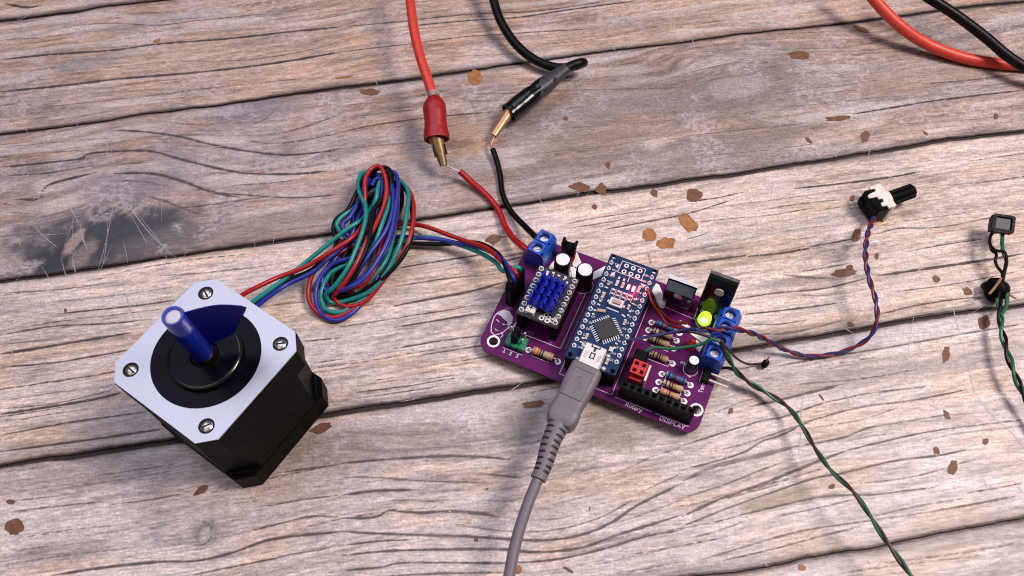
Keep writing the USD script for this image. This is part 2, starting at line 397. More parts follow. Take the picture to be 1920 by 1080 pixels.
# how far the grain strays from the planks' direction: from the traced lines
GU, GV = np.arange(-330, 331, 6.0), np.arange(0, 361, 4.0)
num = np.zeros((len(GU), len(GV))); den = np.full_like(num, 0.05); gu, gv = np.meshgrid(GU, GV, indexing='ij')
for P_, w_, d_ in LN:
    L_ = np.r_[0, np.cumsum(np.linalg.norm(np.diff(P_, axis=0), axis=1))]
    if L_[-1] < 14: continue
    s_ = np.arange(0, L_[-1], 6.0); q = np.stack([np.interp(s_, L_, P_[:, k]) for k in (0, 1)], 1); lev = np.interp(s_, L_, P_[:, 1]).mean()
    for a, b in q:
        k = np.exp(-((gu - a) ** 2 / 300 + (gv - b) ** 2 / 60)) * w_; num += k * np.clip(b - lev, -6, 6); den += k
WARP = num / den
def bil(G, u, v): return map_coordinates(G, [(u + 330) / 6.0, v / 4.0], order=1, mode='nearest')
# samples of all lines for the dark splits
grng = np.random.default_rng(21)
for _ in range(210):                                                # the many short splits between them
    vv = grng.uniform(22, 345); kk = int(sum(vv < t for t in (325, 258, 182, 105, 35)))
    if grng.random() > (.8, .8, .45, 1.0, .62, .4)[kk]: continue
    uu = grng.uniform(-190, 230); ll = grng.uniform(7, 50) * (1.25 if kk == 3 else 1); uq = np.arange(uu, uu + ll, 4.0)
    if len(uq) < 2: continue
    wv = map_coordinates(WARP, [(uq + 330) / 6.0, np.full(len(uq), vv / 4.0)], order=1, mode='nearest')
    LN.append((np.c_[uq, vv + wv + np.cumsum(grng.normal(size=len(uq)) * .10)], grng.uniform(.07, .19), grng.uniform(.35, .85)))
SP, SW, SD, SS = [], [], [], []
for P_, w_, d_ in LN:
    C_ = spline(np.c_[P_, np.zeros(len(P_))], .35)[:, :2]; n = len(C_); t = np.linspace(0, 1, n); s_ = np.arange(n) * .35
    tw = np.clip(np.minimum(t, 1 - t) * n * .35 / 5, .25, 1)
    SP.append(C_); SW.append(w_ * tw); SD.append(np.full(n, d_)); SS.append(s_ + rng.uniform(0, 900))
SP, SW, SD, SS = np.vstack(SP), np.concatenate(SW), np.concatenate(SD), np.concatenate(SS)
TREE = cKDTree(SP)
N3 = lambda a, b, c, seed=0: meshkit.noise(np.stack([a, b, np.full_like(a, c)], -1), seed)
def sm(x, a, b): t = np.clip((x - a) / (b - a), 0, 1); return t * t * (3 - 2 * t)
def blob(x, y, px, py, rx, ry, ang=0.0):
    c = at(px, py)[:2]; dx, dy = x - c[0], y - c[1]; ca, sa = math.cos(ang), math.sin(ang)
    return np.sqrt(((dx * ca + dy * sa) / rx) ** 2 + ((-dx * sa + dy * ca) / ry) ** 2)
TONE = [(.46, .325, .270), (.50, .35, .282), (.41, .298, .258), (.64, .51, .45), (.60, .495, .465), (.53, .45, .43)]
def wood(u, v, k, edge):
    """base colour and relief of the plank k at (u, v); edge: mm to its nearest long edge"""
    p = xy(np.stack([u, v], -1)); x, y = p[:, 0], p[:, 1]
    g = v - bil(WARP, u, v) + 0.8 * (N3(u / 40, v / 9, k) - .5)
    c = np.array(TONE[k])[None] * np.ones((len(u), 1))
    big = N3(u / 55, g / 16, k + 20) - .5; mid = N3(u / 26, g / 4.2, k + 40) - .5; fine = N3(u / 15, g / 1.3, k + 60) - .5; hair = N3(u / 9, g / .55, k + 80) - .5; fleck_ = N3(u / 2.2, g / .8, k + 90) - .5
    c *= (1 + .34 * big + .24 * mid + .42 * fine + .50 * hair + .42 * fleck_)[:, None]
    grey = sm(N3(u / 38, g / 11, k + 120), .52, .74) * {0: .35, 1: .35, 2: .6, 3: .25, 4: .35, 5: .6}[k]     # weathered grey patches
    lum = c.mean(1, keepdims=True); c = c * (1 - .75 * grey[:, None]) + lum * np.array([.92, .86, .92]) * (.75 * grey[:, None])
    warm = sm(N3(u / 24, g / 6, k + 140), .60, .80)[:, None]; c = c * (1 - warm * .5) + c * np.array([1.10, .93, .72]) * (warm * .5)
    pale = sm(N3(u / 30, g / 3.4, k + 160), .63, .80)[:, None]; c = c * (1 - .45 * pale) + np.array([.74, .65, .62]) * .45 * pale
    dirt = sm(N3(u / 18, g / 2.6, k + 180), .66, .86)[:, None] * .26; c = c * (1 - dirt) + np.array([.16, .115, .105]) * dirt
    # thin latewood lines between the traced ones
    ph = g / 3.1 + 1.1 * N3(u / 60, g / 7, k + 200); lw = 1 - np.abs((ph % 1) - .5) * 2; on = sm(N3(u / 28, g / 3, k + 220), .46, .62)
    lwm = (sm(lw, .86, .99) * on * (.26 if k in (3, 4) else .22))[:, None]; c = c * (1 - lwm) + np.array([.17, .11, .095]) * lwm
    ph2 = g / 1.15 + .9 * N3(u / 50, g / 5, k + 240); l2 = 1 - np.abs((ph2 % 1) - .5) * 2
    c *= 1 - (.17 * sm(l2, .72, .98) * sm(N3(u / 22, g / 2, k + 260), .42, .66))[:, None]
    h = .05 * mid + .04 * fine + .03 * hair - .10 * lwm[:, 0]
    # the dark streaks and knots of this tabletop
    def stain(d, col, a, soft=.45):
        nonlocal c
        m_ = (a * (1 - sm(d + .5 * (N3(u / 5, g / 3, k + 300) - .5) + .25 * (N3(u / 1.3, g / 1.1, k + 310) - .5), 1 - soft, 1 + soft)))[:, None]; c = c * (1 - m_) + np.array(col) * m_
    if k == 2:
        stain(blob(x, y, 205, 450, 38, 17, .15), (.062, .054, .066), .88); stain(blob(x, y, 150, 470, 21, 12, .6), (.026, .023, .032), .9); stain(blob(x, y, 245, 425, 17, 6.5, .15), (.032, .029, .040), .82)
        stain(blob(x, y, 118, 486, 7, 9, -.9), (.018, .017, .022), .92, .3); stain(blob(x, y, 139, 452, 2.3, 6, -.35), (.36, .27, .23), .9, .3); stain(blob(x, y, 157, 478, 3.4, 8, -.3), (.26, .21, .19), .7)
        stain(blob(x, y, 250, 345, 22, 9, .1), (.21, .18, .22), .7); stain(blob(x, y, 330, 300, 16, 6, -.5), (.27, .24, .27), .5); stain(blob(x, y, 480, 203, 17, 6, .1), (.24, .22, .26), .6); stain(blob(x, y, 500, 420, 45, 6, .15), (.20, .16, .15), .5)
        stain(blob(x, y, 1385, 165, 19, 8.5, .22), (.20, .17, .16), .75); stain(blob(x, y, 1386, 164, 14.5, 5.6, .22), (.56, .49, .50), .92, .25)
        stain(blob(x, y, 1470, 195, 44, 4, .16), (.21, .165, .145), .55); stain(blob(x, y, 1480, 95, 28, 3.5, .15), (.22, .17, .15), .5); stain(blob(x, y, 1420, 250, 42, 6, .16), (.22, .17, .15), .6); stain(blob(x, y, 1180, 190, 75, 13, .16), (.235, .19, .18), .55); stain(blob(x, y, 1640, 150, 70, 10, .16), (.28, .235, .225), .45); stain(blob(x, y, 1340, 290, 40, 8, .1), (.25, .225, .23), .55)
        stain(blob(x, y, 1180, 255, 52, 4.5, .17), (.23, .17, .145), .55); stain(blob(x, y, 1060, 310, 40, 4, .17), (.23, .18, .16), .5); stain(blob(x, y, 1130, 205, 40, 6, .15), (.27, .24, .24), .5); stain(blob(x, y, 875, 258, 8, 10, .5), (.46, .28, .15), .6); stain(blob(x, y, 860, 270, 7, 2.5, .2), (.14, .08, .05), .6)
        stain(blob(x, y, 1600, 208, 28, 3.2, .15), (.60, .53, .52), .7); stain(blob(x, y, 780, 330, 30, 7, .15), (.26, .23, .25), .55)
    if k == 4:
        stain(blob(x, y, 1180, 790, 15, 9, .2), (.20, .145, .10), .6); stain(blob(x, y, 980, 770, 10, 9, .3), (.20, .16, .15), .6); stain(blob(x, y, 700, 830, 42, 7, .05), (.27, .215, .195), .6); stain(blob(x, y, 110, 895, 38, 5, .15), (.25, .19, .18), .5)
        stain(blob(x, y, 385, 1000, 4.2, 3.6, 0), (.16, .13, .13), .75); stain(blob(x, y, 388, 1003, 2.2, 2.2, 0), (.55, .48, .47), .8); stain(blob(x, y, 1660, 700, 60, 3.8, .14), (.31, .245, .225), .6); stain(blob(x, y, 1600, 640, 60, 3.4, .14), (.60, .54, .56), .6); stain(blob(x, y, 840, 765, 36, 3.0, .16), (.58, .51, .50), .7)
        stain(blob(x, y, 560, 880, 20, 9, .2), (.30, .22, .18), .45); stain(blob(x, y, 1440, 940, 12, 3, .2), (.30, .215, .13), .6)
    if k == 3:
        stain(blob(x, y, 1520, 525, 20, 2.2, .12), (.24, .19, .18), .65); stain(blob(x, y, 330, 790, 30, 6, .15), (.34, .27, .26), .5); stain(blob(x, y, 1480, 625, 40, 3.2, .15), (.28, .20, .165), .6); stain(blob(x, y, 1420, 440, 36, 2.6, .15), (.60, .50, .46), .5); stain(blob(x, y, 600, 520, 30, 4, .15), (.45, .38, .37), .5)
    if k == 1:
        stain(blob(x, y, 160, 120, 14, 4, .2), (.26, .23, .24), .55); stain(blob(x, y, 300, 40, 26, 4, .2), (.30, .27, .29), .55); stain(blob(x, y, 500, 120, 40, 3.2, .15), (.58, .44, .36), .5); stain(blob(x, y, 1200, 40, 40, 4, .15), (.30, .25, .23), .5)
    # chalky scuffs worn across the grain
    sc_ = sm(N3(x / 16, y / 16, k + 500) + .5 * (N3(x / 5, y / 5, k + 510) - .5), .52, .80) * sm(N3(x / 1.1, y / 1.1, k + 520) + .7 * (N3(x / .45, y / .45, k + 530) - .5), .30, .75)
    sc_ = (sc_ * (.42 if k in (1, 2, 4) else .30))[:, None]; c = c * (1 - sc_) + np.array([.64, .565, .60]) * sc_
    # dark splits
    d, i = TREE.query(np.stack([u, v], -1), distance_upper_bound=5.0, workers=-1)
    ok = np.isfinite(d); i = np.where(ok, i, 0); d = np.where(ok, d, 99)
    brk = N3(SS[i] / 5.5, np.zeros_like(u), 330); w_ = SW[i] * (.65 + .8 * N3(SS[i] / 2.0, np.zeros_like(u), 331)) * (.92 if k >= 4 else 1.05); dd = d + .07 * (N3(u / .9, v / .5, 332) - .5)
    mk = np.clip((1.2 if k >= 4 else 1.55) * SD[i] * (1 - sm(dd, w_ * .45, w_ * 1.05 + .13)) * (.82 + .3 * sm(brk, .15, .5)), 0, .96)
    halo = .16 * SD[i] * np.exp(-(dd / (w_ * 2.2)) ** 2); c = c * (1 - halo[:, None]) + np.array([.21, .145, .12]) * halo[:, None]
    c = c * (1 - mk[:, None]) + np.array([.075, .052, .050] if k >= 4 else [.045, .030, .030]) * mk[:, None]; h -= .30 * mk
    # grimy long edges
    low = (k == 5) | ((k == 4) & (v < 75)); eg = (np.where(low, .74, .90) * np.exp(-(np.maximum(edge - .2, 0) / (np.where(low, 1.9, .55) + 1.0 * N3(u / 14, v * 0, k + 350))) ** 1.3))[:, None]; c = c * (1 - eg) + np.where(low, 1.5, 1.0)[:, None] * np.array([.055, .040, .040]) * eg
    c *= np.array([1.0, .985, .99])
    return np.clip(c, .008, .9), h
def joint_curve(pts):
    q = uv(np.array([at(*p)[:2] for p in pts])); return q[:, 0], q[:, 1]
JC = [joint_curve(j) for j, _ in JOINTS]
def joint_v(k, u):
    a, b = JC[k]; v = np.interp(u, a, b); sl = 0.0
    return v + .5 * (N3(u / 9, u * 0, 400 + k) - .5) + .22 * (N3(u / 2.2, u * 0, 410 + k) - .5)
def half_gap(k, u): return JOINTS[k][1] * (.42 + .65 * N3(u / 33, u * 0, 420 + k)) * .62
M['wood'] = usdkit.material(stage, '/World/Looks/weathered_wood', {
    'a': ('attribute', {'attribute': 'wood_color'}), 'tc': ('texture_coordinate', {}),
    'mp': ('mapping', {'rotation': (0, 0, -TH), 'scale': (260, 1500, 900)}), 'n': ('noise_texture', {'scale': 1.0, 'detail': 5, 'roughness': .62}),
    'm2': ('noise_texture', {'scale': 1050, 'detail': 4, 'roughness': .75}),
    'r1': ('map_range', {'from_min': .25, 'from_max': .75, 'to_min': .62, 'to_max': 1.38}), 'r2': ('map_range', {'from_min': .3, 'from_max': .7, 'to_min': .66, 'to_max': 1.34}),
    'x1': ('math', {'math_type': 'multiply'}), 'cc': ('combine_color', {}), 'mm': ('mix', {'mix_type': 'multiply', 'fac': 1.0}),
    'ad': ('math', {'math_type': 'add'}), 'b': ('bump', {'strength': .55, 'distance': .00018}), 'rr': ('map_range', {'from_min': .3, 'from_max': .7, 'to_min': .33, 'to_max': .56}),
    'p': ('principled_bsdf', {'specular_ior_level': .6})},
    [('tc.object', 'mp.vector'), ('mp.vector', 'n.vector'), ('tc.object', 'm2.vector'), ('n.fac', 'r1.value'), ('m2.fac', 'r2.value'), ('r1.result', 'x1.value1'), ('r2.result', 'x1.value2'),
     ('x1.value', 'cc.r'), ('x1.value', 'cc.g'), ('x1.value', 'cc.b'), ('a.color', 'mm.color1'), ('cc.color', 'mm.color2'), ('mm.color', 'p.base_color'),
     ('n.fac', 'ad.value1'), ('m2.fac', 'ad.value2'), ('ad.value', 'b.height'), ('b.normal', 'p.normal'), ('m2.fac', 'rr.value'), ('rr.result', 'p.roughness')], surface='p.BSDF')
M['under'] = mat('dark_joint', (.034, .024, .022), .8, var=.55, scale=500)
table = Thing('tabletop', kind='structure')
PLANK = []
def plank(k):
    """a sheet of fine relief with its colour at every point, closed down its four sides"""
    vmid = [345, 280, 212, 150, 78, 20][k]
    # the stretch of the plank that the picture shows, finely; the rest coarsely
    vis = []
    for e in np.linspace(0, 1080, 60):
        for X_ in (0, 1920):
            q = uv(at(X_, e)[:2])
            if abs(q[1] - vmid) < 48: vis.append(q[0])
    for e in np.linspace(0, 1920, 40):
        for Y_ in (0, 1080):
            q = uv(at(e, Y_)[:2])
            if abs(q[1] - vmid) < 48: vis.append(q[0])
    u0, u1 = min(vis) - 12, max(vis) + 12
    U = np.r_[np.arange(-400, u0, 9.0), np.arange(u0, u1, .80), np.arange(u1, 401, 9.0)]
    lo = (joint_v(k, U) + half_gap(k, U)) if k < 5 else np.full(len(U), -25.0)
    hi = (joint_v(k - 1, U) - half_gap(k - 1, U)) if k > 0 else np.full(len(U), 400.0)
    n = int((hi - lo).mean() / .235) if k not in (0, 5) else int((hi - lo).mean() / .30)
    t = np.linspace(0, 1, n); t = t - .10 * np.sin(2 * np.pi * t) / (2 * np.pi)
    V = lo[:, None] + (hi - lo)[:, None] * t[None]; Ug = np.repeat(U[:, None], n, 1)
    edge = np.minimum(V - lo[:, None] + (50 if k == 5 else 0), hi[:, None] - V + (50 if k == 0 else 0))
    c, h = wood(Ug.ravel(), V.ravel(), k, edge.ravel()); e = edge.ravel()
    z = h * .5 - .55 * np.exp(-(e / .38) ** 1.5) - .05
    p = xy(np.stack([Ug.ravel(), V.ravel()], -1)); P = np.c_[p, z]; a, b = len(U), n
    i, j = np.meshgrid(np.arange(a - 1), np.arange(b - 1), indexing='ij'); q = i * b + j
    F = np.stack([q, q + b, q + b + 1, q + 1], -1).reshape(-1, 4)
    rim = np.concatenate([np.arange(a) * b, (a - 1) * b + np.arange(1, b), (np.arange(a - 1)[::-1]) * b + b - 1, np.arange(1, b - 1)[::-1]])
    nP = len(P); low = P[rim].copy(); low[:, 2] = -1.8; r1 = np.arange(len(rim)); r2 = np.roll(r1, -1)
    top_rim = P[rim]; side0 = nP; P = np.vstack([P, top_rim, low]); c = np.vstack([c, c[rim] * .6, c[rim] * .5]); Lr = len(rim)
    F = np.vstack([F, np.stack([side0 + r1, side0 + Lr + r1, side0 + Lr + r2, side0 + r2], 1)])
    path = free(table.path + '/plank'); me = UsdGeom.Mesh.Define(stage, path)
    me.CreatePointsAttr(Vt.Vec3fArray.FromNumpy((P * MM).astype(np.float32))); me.CreateFaceVertexCountsAttr(Vt.IntArray.FromNumpy(np.full(len(F), 4, np.int32))); me.CreateFaceVertexIndicesAttr(Vt.IntArray.FromNumpy(F.astype(np.int32).ravel())); me.CreateSubdivisionSchemeAttr('none')
    UsdGeom.PrimvarsAPI(me).CreatePrimvar('wood_color', Sdf.ValueTypeNames.Color3fArray, 'vertex').Set(Vt.Vec3fArray.FromNumpy(c.astype(np.float32)))
    UsdShade.MaterialBindingAPI.Apply(me.GetPrim()).Bind(M['wood']); PLANK.append(path)
for k in range(6): plank(k)
table.part('underlay', bx(0, 170, -8, 900, 520, 6.6), M['under'], smooth=None)
def plank_at(p):
    q = uv(np.asarray(p)[:2]); return PLANK[sum(q[1] < float(joint_v(k, np.array([q[0]]))[0]) for k in range(5))]
# brown flecks of torn print: (x, y, length, height in photo pixels, tilt, tone)
FLECKS = [(692, 173, 42, 13, 4, 0), (890, 145, 30, 26, 40, 1), (1088, 350, 40, 17, 8, 0), (1128, 355, 19, 25, -20, 0), (1302, 367, 25, 30, 30, 0), (1290, 417, 24, 44, -40, 1), (1217, 441, 24, 26, 50, 1), (1247, 456, 36, 22, -5, 1), (1498, 103, 44, 16, 8, 0), (925, 449, 28, 20, 0, 0), (27, 988, 32, 30, 0, 0), (378, 918, 32, 13, -35, 0),
          (1582, 511, 50, 15, -4, 0), (1606, 440, 15, 26, 30, 0), (1755, 523, 14, 13, 30, 0), (1814, 546, 20, 14, 25, 0), (1845, 604, 22, 26, 20, 0), (1774, 664, 15, 30, 10, 0), (1787, 876, 18, 28, 15, 0), (1848, 828, 12, 12, 0, 0), (1622, 256, 17, 24, 15, 0), (1572, 222, 48, 9, -4, 0), (1615, 55, 34, 10, 20, 0), (1351, 562, 13, 9, 0, 0), (970, 1067, 20, 17, -20, 1), (1065, 1068, 24, 6, 30, 0),
          (1503, 1064, 16, 11, 20, 1), (1000, 758, 38, 14, -6, 0), (1516, 263, 17, 7, 40, 0), (602, 803, 42, 17, -20, 0), (1598, 372, 9, 13, 20, 0), (1593, 501, 14, 9, -6, 0), (1560, 912, 13, 9, -25, 0), (1755, 845, 15, 11, 60, 0), (1115, 388, 9, 10, 0, 0), (1140, 310, 9, 13, 0, 0), (893, 1012, 8, 8, 0, 0), (492, 324, 6, 6, 0, 1), (295, 76, 15, 6, -20, 1), (645, 145, 34, 6, -8, 1), (913, 917, 6, 4, 0, 0), (1644, 480, 8, 12, 10, 0),
          (1060, 222, 9, 8, 0, 0), (1867, 218, 9, 12, 0, 0), (1735, 250, 12, 5, 40, 0), (1226, 362, 16, 12, 40, 0), (123, 582, 6, 8, 0, 0), (1595, 608, 13, 8, 25, 0), (20, 941, 18, 8, 0, 0), (1370, 770, 9, 12, 20, 0), (1775, 778, 10, 20, -30, 0), (700, 330, 14, 5, -15, 0), (1540, 745, 4, 16, -35, 0), (1106, 953, 3, 8, 10, 0)]
for x_, y_, w_, h_, a_, tone in FLECKS:
    n_ = 22; an = np.linspace(0, 2 * np.pi, n_, endpoint=False); rr_ = 1 + .26 * np.array([random.uniform(-1, 1) for _ in an]); rr_ = (rr_ + np.roll(rr_, 1)) / 2 + .05 * np.array([random.uniform(-1, 1) for _ in an])
    e_ = np.stack([np.cos(an) * w_ / 2 * rr_, np.sin(an) * h_ / 2 * rr_], 1); ca, sa = math.cos(math.radians(a_)), math.sin(math.radians(a_))
    e_ = np.stack([x_ + e_[:, 0] * ca - e_[:, 1] * sa, y_ + e_[:, 0] * sa + e_[:, 1] * ca], 1)
    po = Polygon([at(*q)[:2] for q in e_]).buffer(0)
    po = po if po.geom_type == 'Polygon' else max(po.geoms, key=lambda g: g.area)
    table.part('stain', extr(po, .05, .03), M['fleck2' if tone else 'fleck'], smooth=None, under=plank_at(at(x_, y_)))
# scratches (pixel ends, width px, strength)
SCR = [(285, 80, 232, 148, 3), (556, 188, 508, 266, 4), (302, 292, 268, 328, 4), (415, 335, 393, 360, 4), (120, 362, 152, 425, 3), (150, 425, 164, 468, 4), (212, 385, 184, 506, 2), (201, 400, 192, 500, 1.4), (233, 372, 333, 486, 2.4), (240, 380, 322, 482, 1.4), (205, 232, 203, 305, 3), (588, 40, 640, 62, 3), (418, 30, 505, 170, 2), (545, 58, 551, 110, 2), (135, 480, 142, 512, 4), (142, 470, 135, 485, 4),
       (1405, 362, 1424, 500, 3), (1715, 585, 1700, 690, 2), (1786, 575, 1802, 640, 3), (1805, 642, 1828, 742, 4), (1832, 742, 1890, 805, 4), (1885, 800, 1922, 842, 4), (1508, 738, 1501, 792, 4), (1500, 792, 1497, 850, 3), (1512, 242, 1592, 274, 5), (1400, 215, 1460, 230, 7), (962, 774, 978, 836, 5), (1012, 806, 1020, 822, 4), (927, 283, 1008, 345, 3), (960, 312, 1040, 405, 2), (1010, 345, 1018, 342, 2), (1582, 738, 1592, 752, 8), (1642, 250, 1668, 262, 4), (896, 773, 912, 795, 9),
       (1830, 620, 1850, 660, 3), (100, 345, 130, 365, 2), (250, 368, 205, 372, 2), (640, 200, 705, 310, 2), (600, 205, 610, 250, 3), (585, 290, 580, 360, 2), (690, 40, 680, 60, 2), (330, 290, 440, 272, 3), (690, 400, 760, 430, 2), (70, 370, 5, 405, 2), (1760, 330, 1700, 420, 2), (1350, 880, 1420, 780, 2), (1840, 990, 1900, 1030, 3), (1550, 770, 1567, 792, 3), (1900, 900, 1922, 930, 3), (1210, 860, 1300, 830, 3), (1245, 845, 1262, 852, 8), (1630, 140, 1640, 190, 2), (1560, 600, 1640, 650, 2), (1545, 560, 1560, 572, 4)]
srng = np.random.default_rng(11)
for _ in range(120):
    x_, y_ = srng.uniform(0, 1920), srng.uniform(0, 1080); a_ = srng.choice([1.2, 1.75, 2.1, .7, 2.6]) + srng.normal() * .22; l_ = srng.uniform(12, 70) ** 1.0
    SCR.append((x_, y_, x_ + l_ * math.cos(a_), y_ + l_ * math.sin(a_), srng.uniform(1.0, 2.6)))
for _ in range(130):
    x_, y_ = srng.uniform(0, 1920), srng.uniform(0, 1080); a_ = srng.uniform(0, 3.1); l_ = srng.uniform(4, 15); SCR.append((x_, y_, x_ + l_ * math.cos(a_), y_ + l_ * math.sin(a_), srng.uniform(1.6, 4.2)))
for _ in range(64):
    x_, y_ = srng.uniform(0, 760), srng.uniform(40, 560); a_ = srng.choice([1.35, 1.9, 2.2, .9]) + srng.normal() * .15; l_ = srng.uniform(25, 120); SCR.append((x_, y_, x_ + l_ * math.cos(a_), y_ + l_ * math.sin(a_), srng.uniform(1.0, 1.9)))
M['scratch'] = usdkit.material(stage, '/World/Looks/pale_scratch', {'tc': ('texture_coordinate', {}), 'n': ('noise_texture', {'scale': 1500, 'detail': 3, 'roughness': .7}), 'r': ('map_range', {'from_min': .36, 'from_max': .58, 'to_min': 0.0, 'to_max': .72, 'clamp': True}),
    't': ('transparent_bsdf', {}), 'd': ('principled_bsdf', {'base_color': (.60, .55, .58), 'roughness': .6}), 'x': ('mix_closure', {})}, [('tc.object', 'n.vector'), ('n.fac', 'r.value'), ('r.result', 'x.fac'), ('t.BSDF', 'x.closure1'), ('d.BSDF', 'x.closure2')], surface='x.closure')
by = {}
for x0_, y0_, x1_, y1_, w_ in SCR:
    n_ = max(3, int(math.hypot(x1_ - x0_, y1_ - y0_) / 14)); t_ = np.linspace(0, 1, n_); bow = random.uniform(-.05, .05)
    X_ = x0_ + (x1_ - x0_) * t_ - (y1_ - y0_) * bow * np.sin(np.pi * t_); Y_ = y0_ + (y1_ - y0_) * t_ + (x1_ - x0_) * bow * np.sin(np.pi * t_)
    C_ = np.array([at(a, b)[:2] for a, b in zip(X_, Y_)]); W_ = w_ / 5.0 / 2 * (.25 + .75 * np.sin(np.pi * np.clip(t_, .04, .96))) ; T_ = np.gradient(C_, axis=0); T_ /= np.linalg.norm(T_, axis=1)[:, None]; Nn = np.stack([-T_[:, 1], T_[:, 0]], 1) * W_[:, None]
    V_ = np.vstack([np.c_[C_ + Nn, np.full(n_, .055)], np.c_[C_ - Nn, np.full(n_, .055)]]); q = np.arange(n_ - 1)
    by.setdefault(plank_at(C_[n_ // 2]), []).append(trimesh.Trimesh(V_, np.vstack([np.stack([q, q + n_, q + n_ + 1], 1), np.stack([q, q + n_ + 1, q + 1], 1)]), process=False))
for pth, ms in by.items(): table.part('scratches', cat(ms), M['scratch'], smooth=None, under=pth, kind='stuff')
# ------------------------------------------------------------------ stepper motor
MZ = 45.5; MYAW = -0.62
motor = Thing('stepper_motor', 'square black electric motor with silver face plate, standing upright on the planks', 'motor', (-91.2, 102.3, 0), MYAW)
def chsq(w, c): return Polygon([(-w, w - c), (-w + c, w), (w - c, w), (w, w - c), (w, -w + c), (w - c, -w), (-w + c, -w), (-w, -w + c)])
def capmesh(w, c, z0, z1, bev):
    a, b = chsq(w, c), chsq(w - bev, c - bev * .4)
    P = [(x, y, z) for (x, y), z in [(p, z0 + bev) for p in a.exterior.coords[:-1]] + [(p, z1 - bev) for p in a.exterior.coords[:-1]] + [(p, z0) for p in b.exterior.coords[:-1]] + [(p, z1) for p in b.exterior.coords[:-1]]]
    return trimesh.Trimesh(P).convex_hull
motor.part('rear_cap', capmesh(21.15, 4.6, 0.1, 10.5, .5), M['motor'], smooth=20)
stator = motor.part('stator', capmesh(21.0, 8.2, 10.5, 34.5, .15), M['motor'], smooth=20)
for sx, sy in ((1, 1), (1, -1), (-1, 1), (-1, -1)):
    motor.part('corner_lip', rotz(bx(18.1, 0, 10.52, 3.6, 7.0, .5, .2), math.atan2(sy, sx)) if False else cat([rotz(bx(24.75, 0, 10.45, .45, 7.0, .16), math.atan2(sy, sx))]), M['blackgloss'], smooth=None)
holes4 = unary_union([Point(x, y).buffer(2.35, 8) for x in (-15.5, 15.5) for y in (-15.5, 15.5)])
motor.part('front_cap', capmesh(21.15, 4.6, 34.5, MZ - .35, .25), M['motor'], smooth=20)
motor.part('face_plate', extr(chsq(21.0, 4.55).difference(holes4).difference(Point(0, 0).buffer(16.3, 24)), .55, MZ - .35), M['alu'], smooth=None)
motor.part('black_ring', lathe([(10.8, -.6), (10.8, .12), (16.0, .14), (16.3, .22), (16.3, -.6), (10.8, -.6)], 72, (0, 0, MZ)), M['gblack'], smooth=25)
motor.part('boss', lathe([(0, -.5), (10.95, -.5), (11.0, 1.15), (10.85, 1.5), (10.45, 1.78), (9.95, 1.85), (9.6, 1.72), (4.3, 1.72), (4.1, 1.5), (4.1, .2), (0, .2)], 72, (0, 0, MZ)), M['gblack'], smooth=32)
motor.part('boss_rim', lathe([(10.86, 1.1), (11.06, 1.1), (11.10, 1.5), (10.75, 1.92), (10.2, 2.02), (10.1, 1.9), (10.6, 1.78)], 72, (0, 0, MZ)), M['rimblack'], smooth=40)
motor.part('bearing', cat([ring(0, 0, 2.7, 3.9, MZ + .2, .9), ring(0, 0, 2.5, 2.68, MZ + .2, 1.2)]), M['motor'])
motor.part('shaft', lathe([(0, 0), (2.5, 0), (2.5, 15.0), (2.2, 15.4), (0, 15.4)], 28, (0, 0, MZ)), M['brass'])
for sx in (-15.5, 15.5):
    for sy in (-15.5, 15.5):
        seat = motor.part('screw_seat', cat([disc(sx, sy, 2.3, MZ - .33, .1), ring(sx, sy, 1.95, 2.33, MZ - .25, .42)]), M['hole'])
        dome = lathe([(0, -.2), (1.72, -.2), (1.72, .18), (1.3, .46), (.7, .60), (0, .64)], 20)
        mm_ = m3.Manifold(m3.Mesh(np.asarray(dome.vertices, np.float32), np.asarray(dome.faces, np.uint32)))
        if mm_.is_empty() or mm_.volume() <= 0: cut = dome
        else:
            sl = m3.Manifold.cube((5, .55, .6), True).rotate((0, 0, 20 + 37 * sx + 11 * sy)).translate((0, 0, .55)); r_ = (mm_ - sl).to_mesh(); cut = trimesh.Trimesh(r_.vert_properties[:, :3], r_.tri_verts)
        cut.apply_translation((sx, sy, MZ - .12)); sp = motor.part('screw', cut, M['steel'], smooth=35); motor.part('slot', rotz(bx(sx, sy, MZ + .14, 3.1, .5, .08), math.radians(20 + 37 * sx + 11 * sy), (sx, sy)), M['hole'], smooth=None, under=sp)
# the blue pointer sleeve pushed over the shaft, with its flag of tape
MX, MY = -91.2, 102.3
ptr = Thing('pointer_sleeve', 'translucent blue plastic sleeve with a blue flag, pushed over the motor shaft', 'pointer', (MX, MY, 0))
zt = 72.2
ptr.part('sleeve', lathe([(2.55, 49.0), (3.05, 49.0), (3.12, 49.4), (3.12, zt - .5), (2.95, zt), (2.35, zt), (2.3, zt - .3), (2.3, 69.2), (2.55, 69.1), (2.55, 49.0)], 32), M['sleeve'], smooth=35)
ptr.part('core', lathe([(0, zt - 1.8), (2.25, zt - 1.8), (2.25, zt - .9), (1.9, zt - .7), (0, zt - .65)], 24), M['corepale'], smooth=35, label='pale end of the core at the sleeve tip')
fd = at(452, 574, 66.5)[:2] - [MX, MY]; fl = np.linalg.norm(fd); fd /= fl
def onplane(px, py):
    """where the pixel's ray meets the flag's upright plane: (reach, height)"""
    d = (px - 960) / FPX * CR - (py - 540) / FPX * CU + CF; n = np.array([-fd[1], fd[0], 0]); o_ = np.array([0, 0, CAMZ]); t = ((np.array([MX, MY, 0]) - o_) @ n) / (d @ n); p = o_ + d * t
    return ((p[:2] - [MX, MY]) @ fd, p[2])
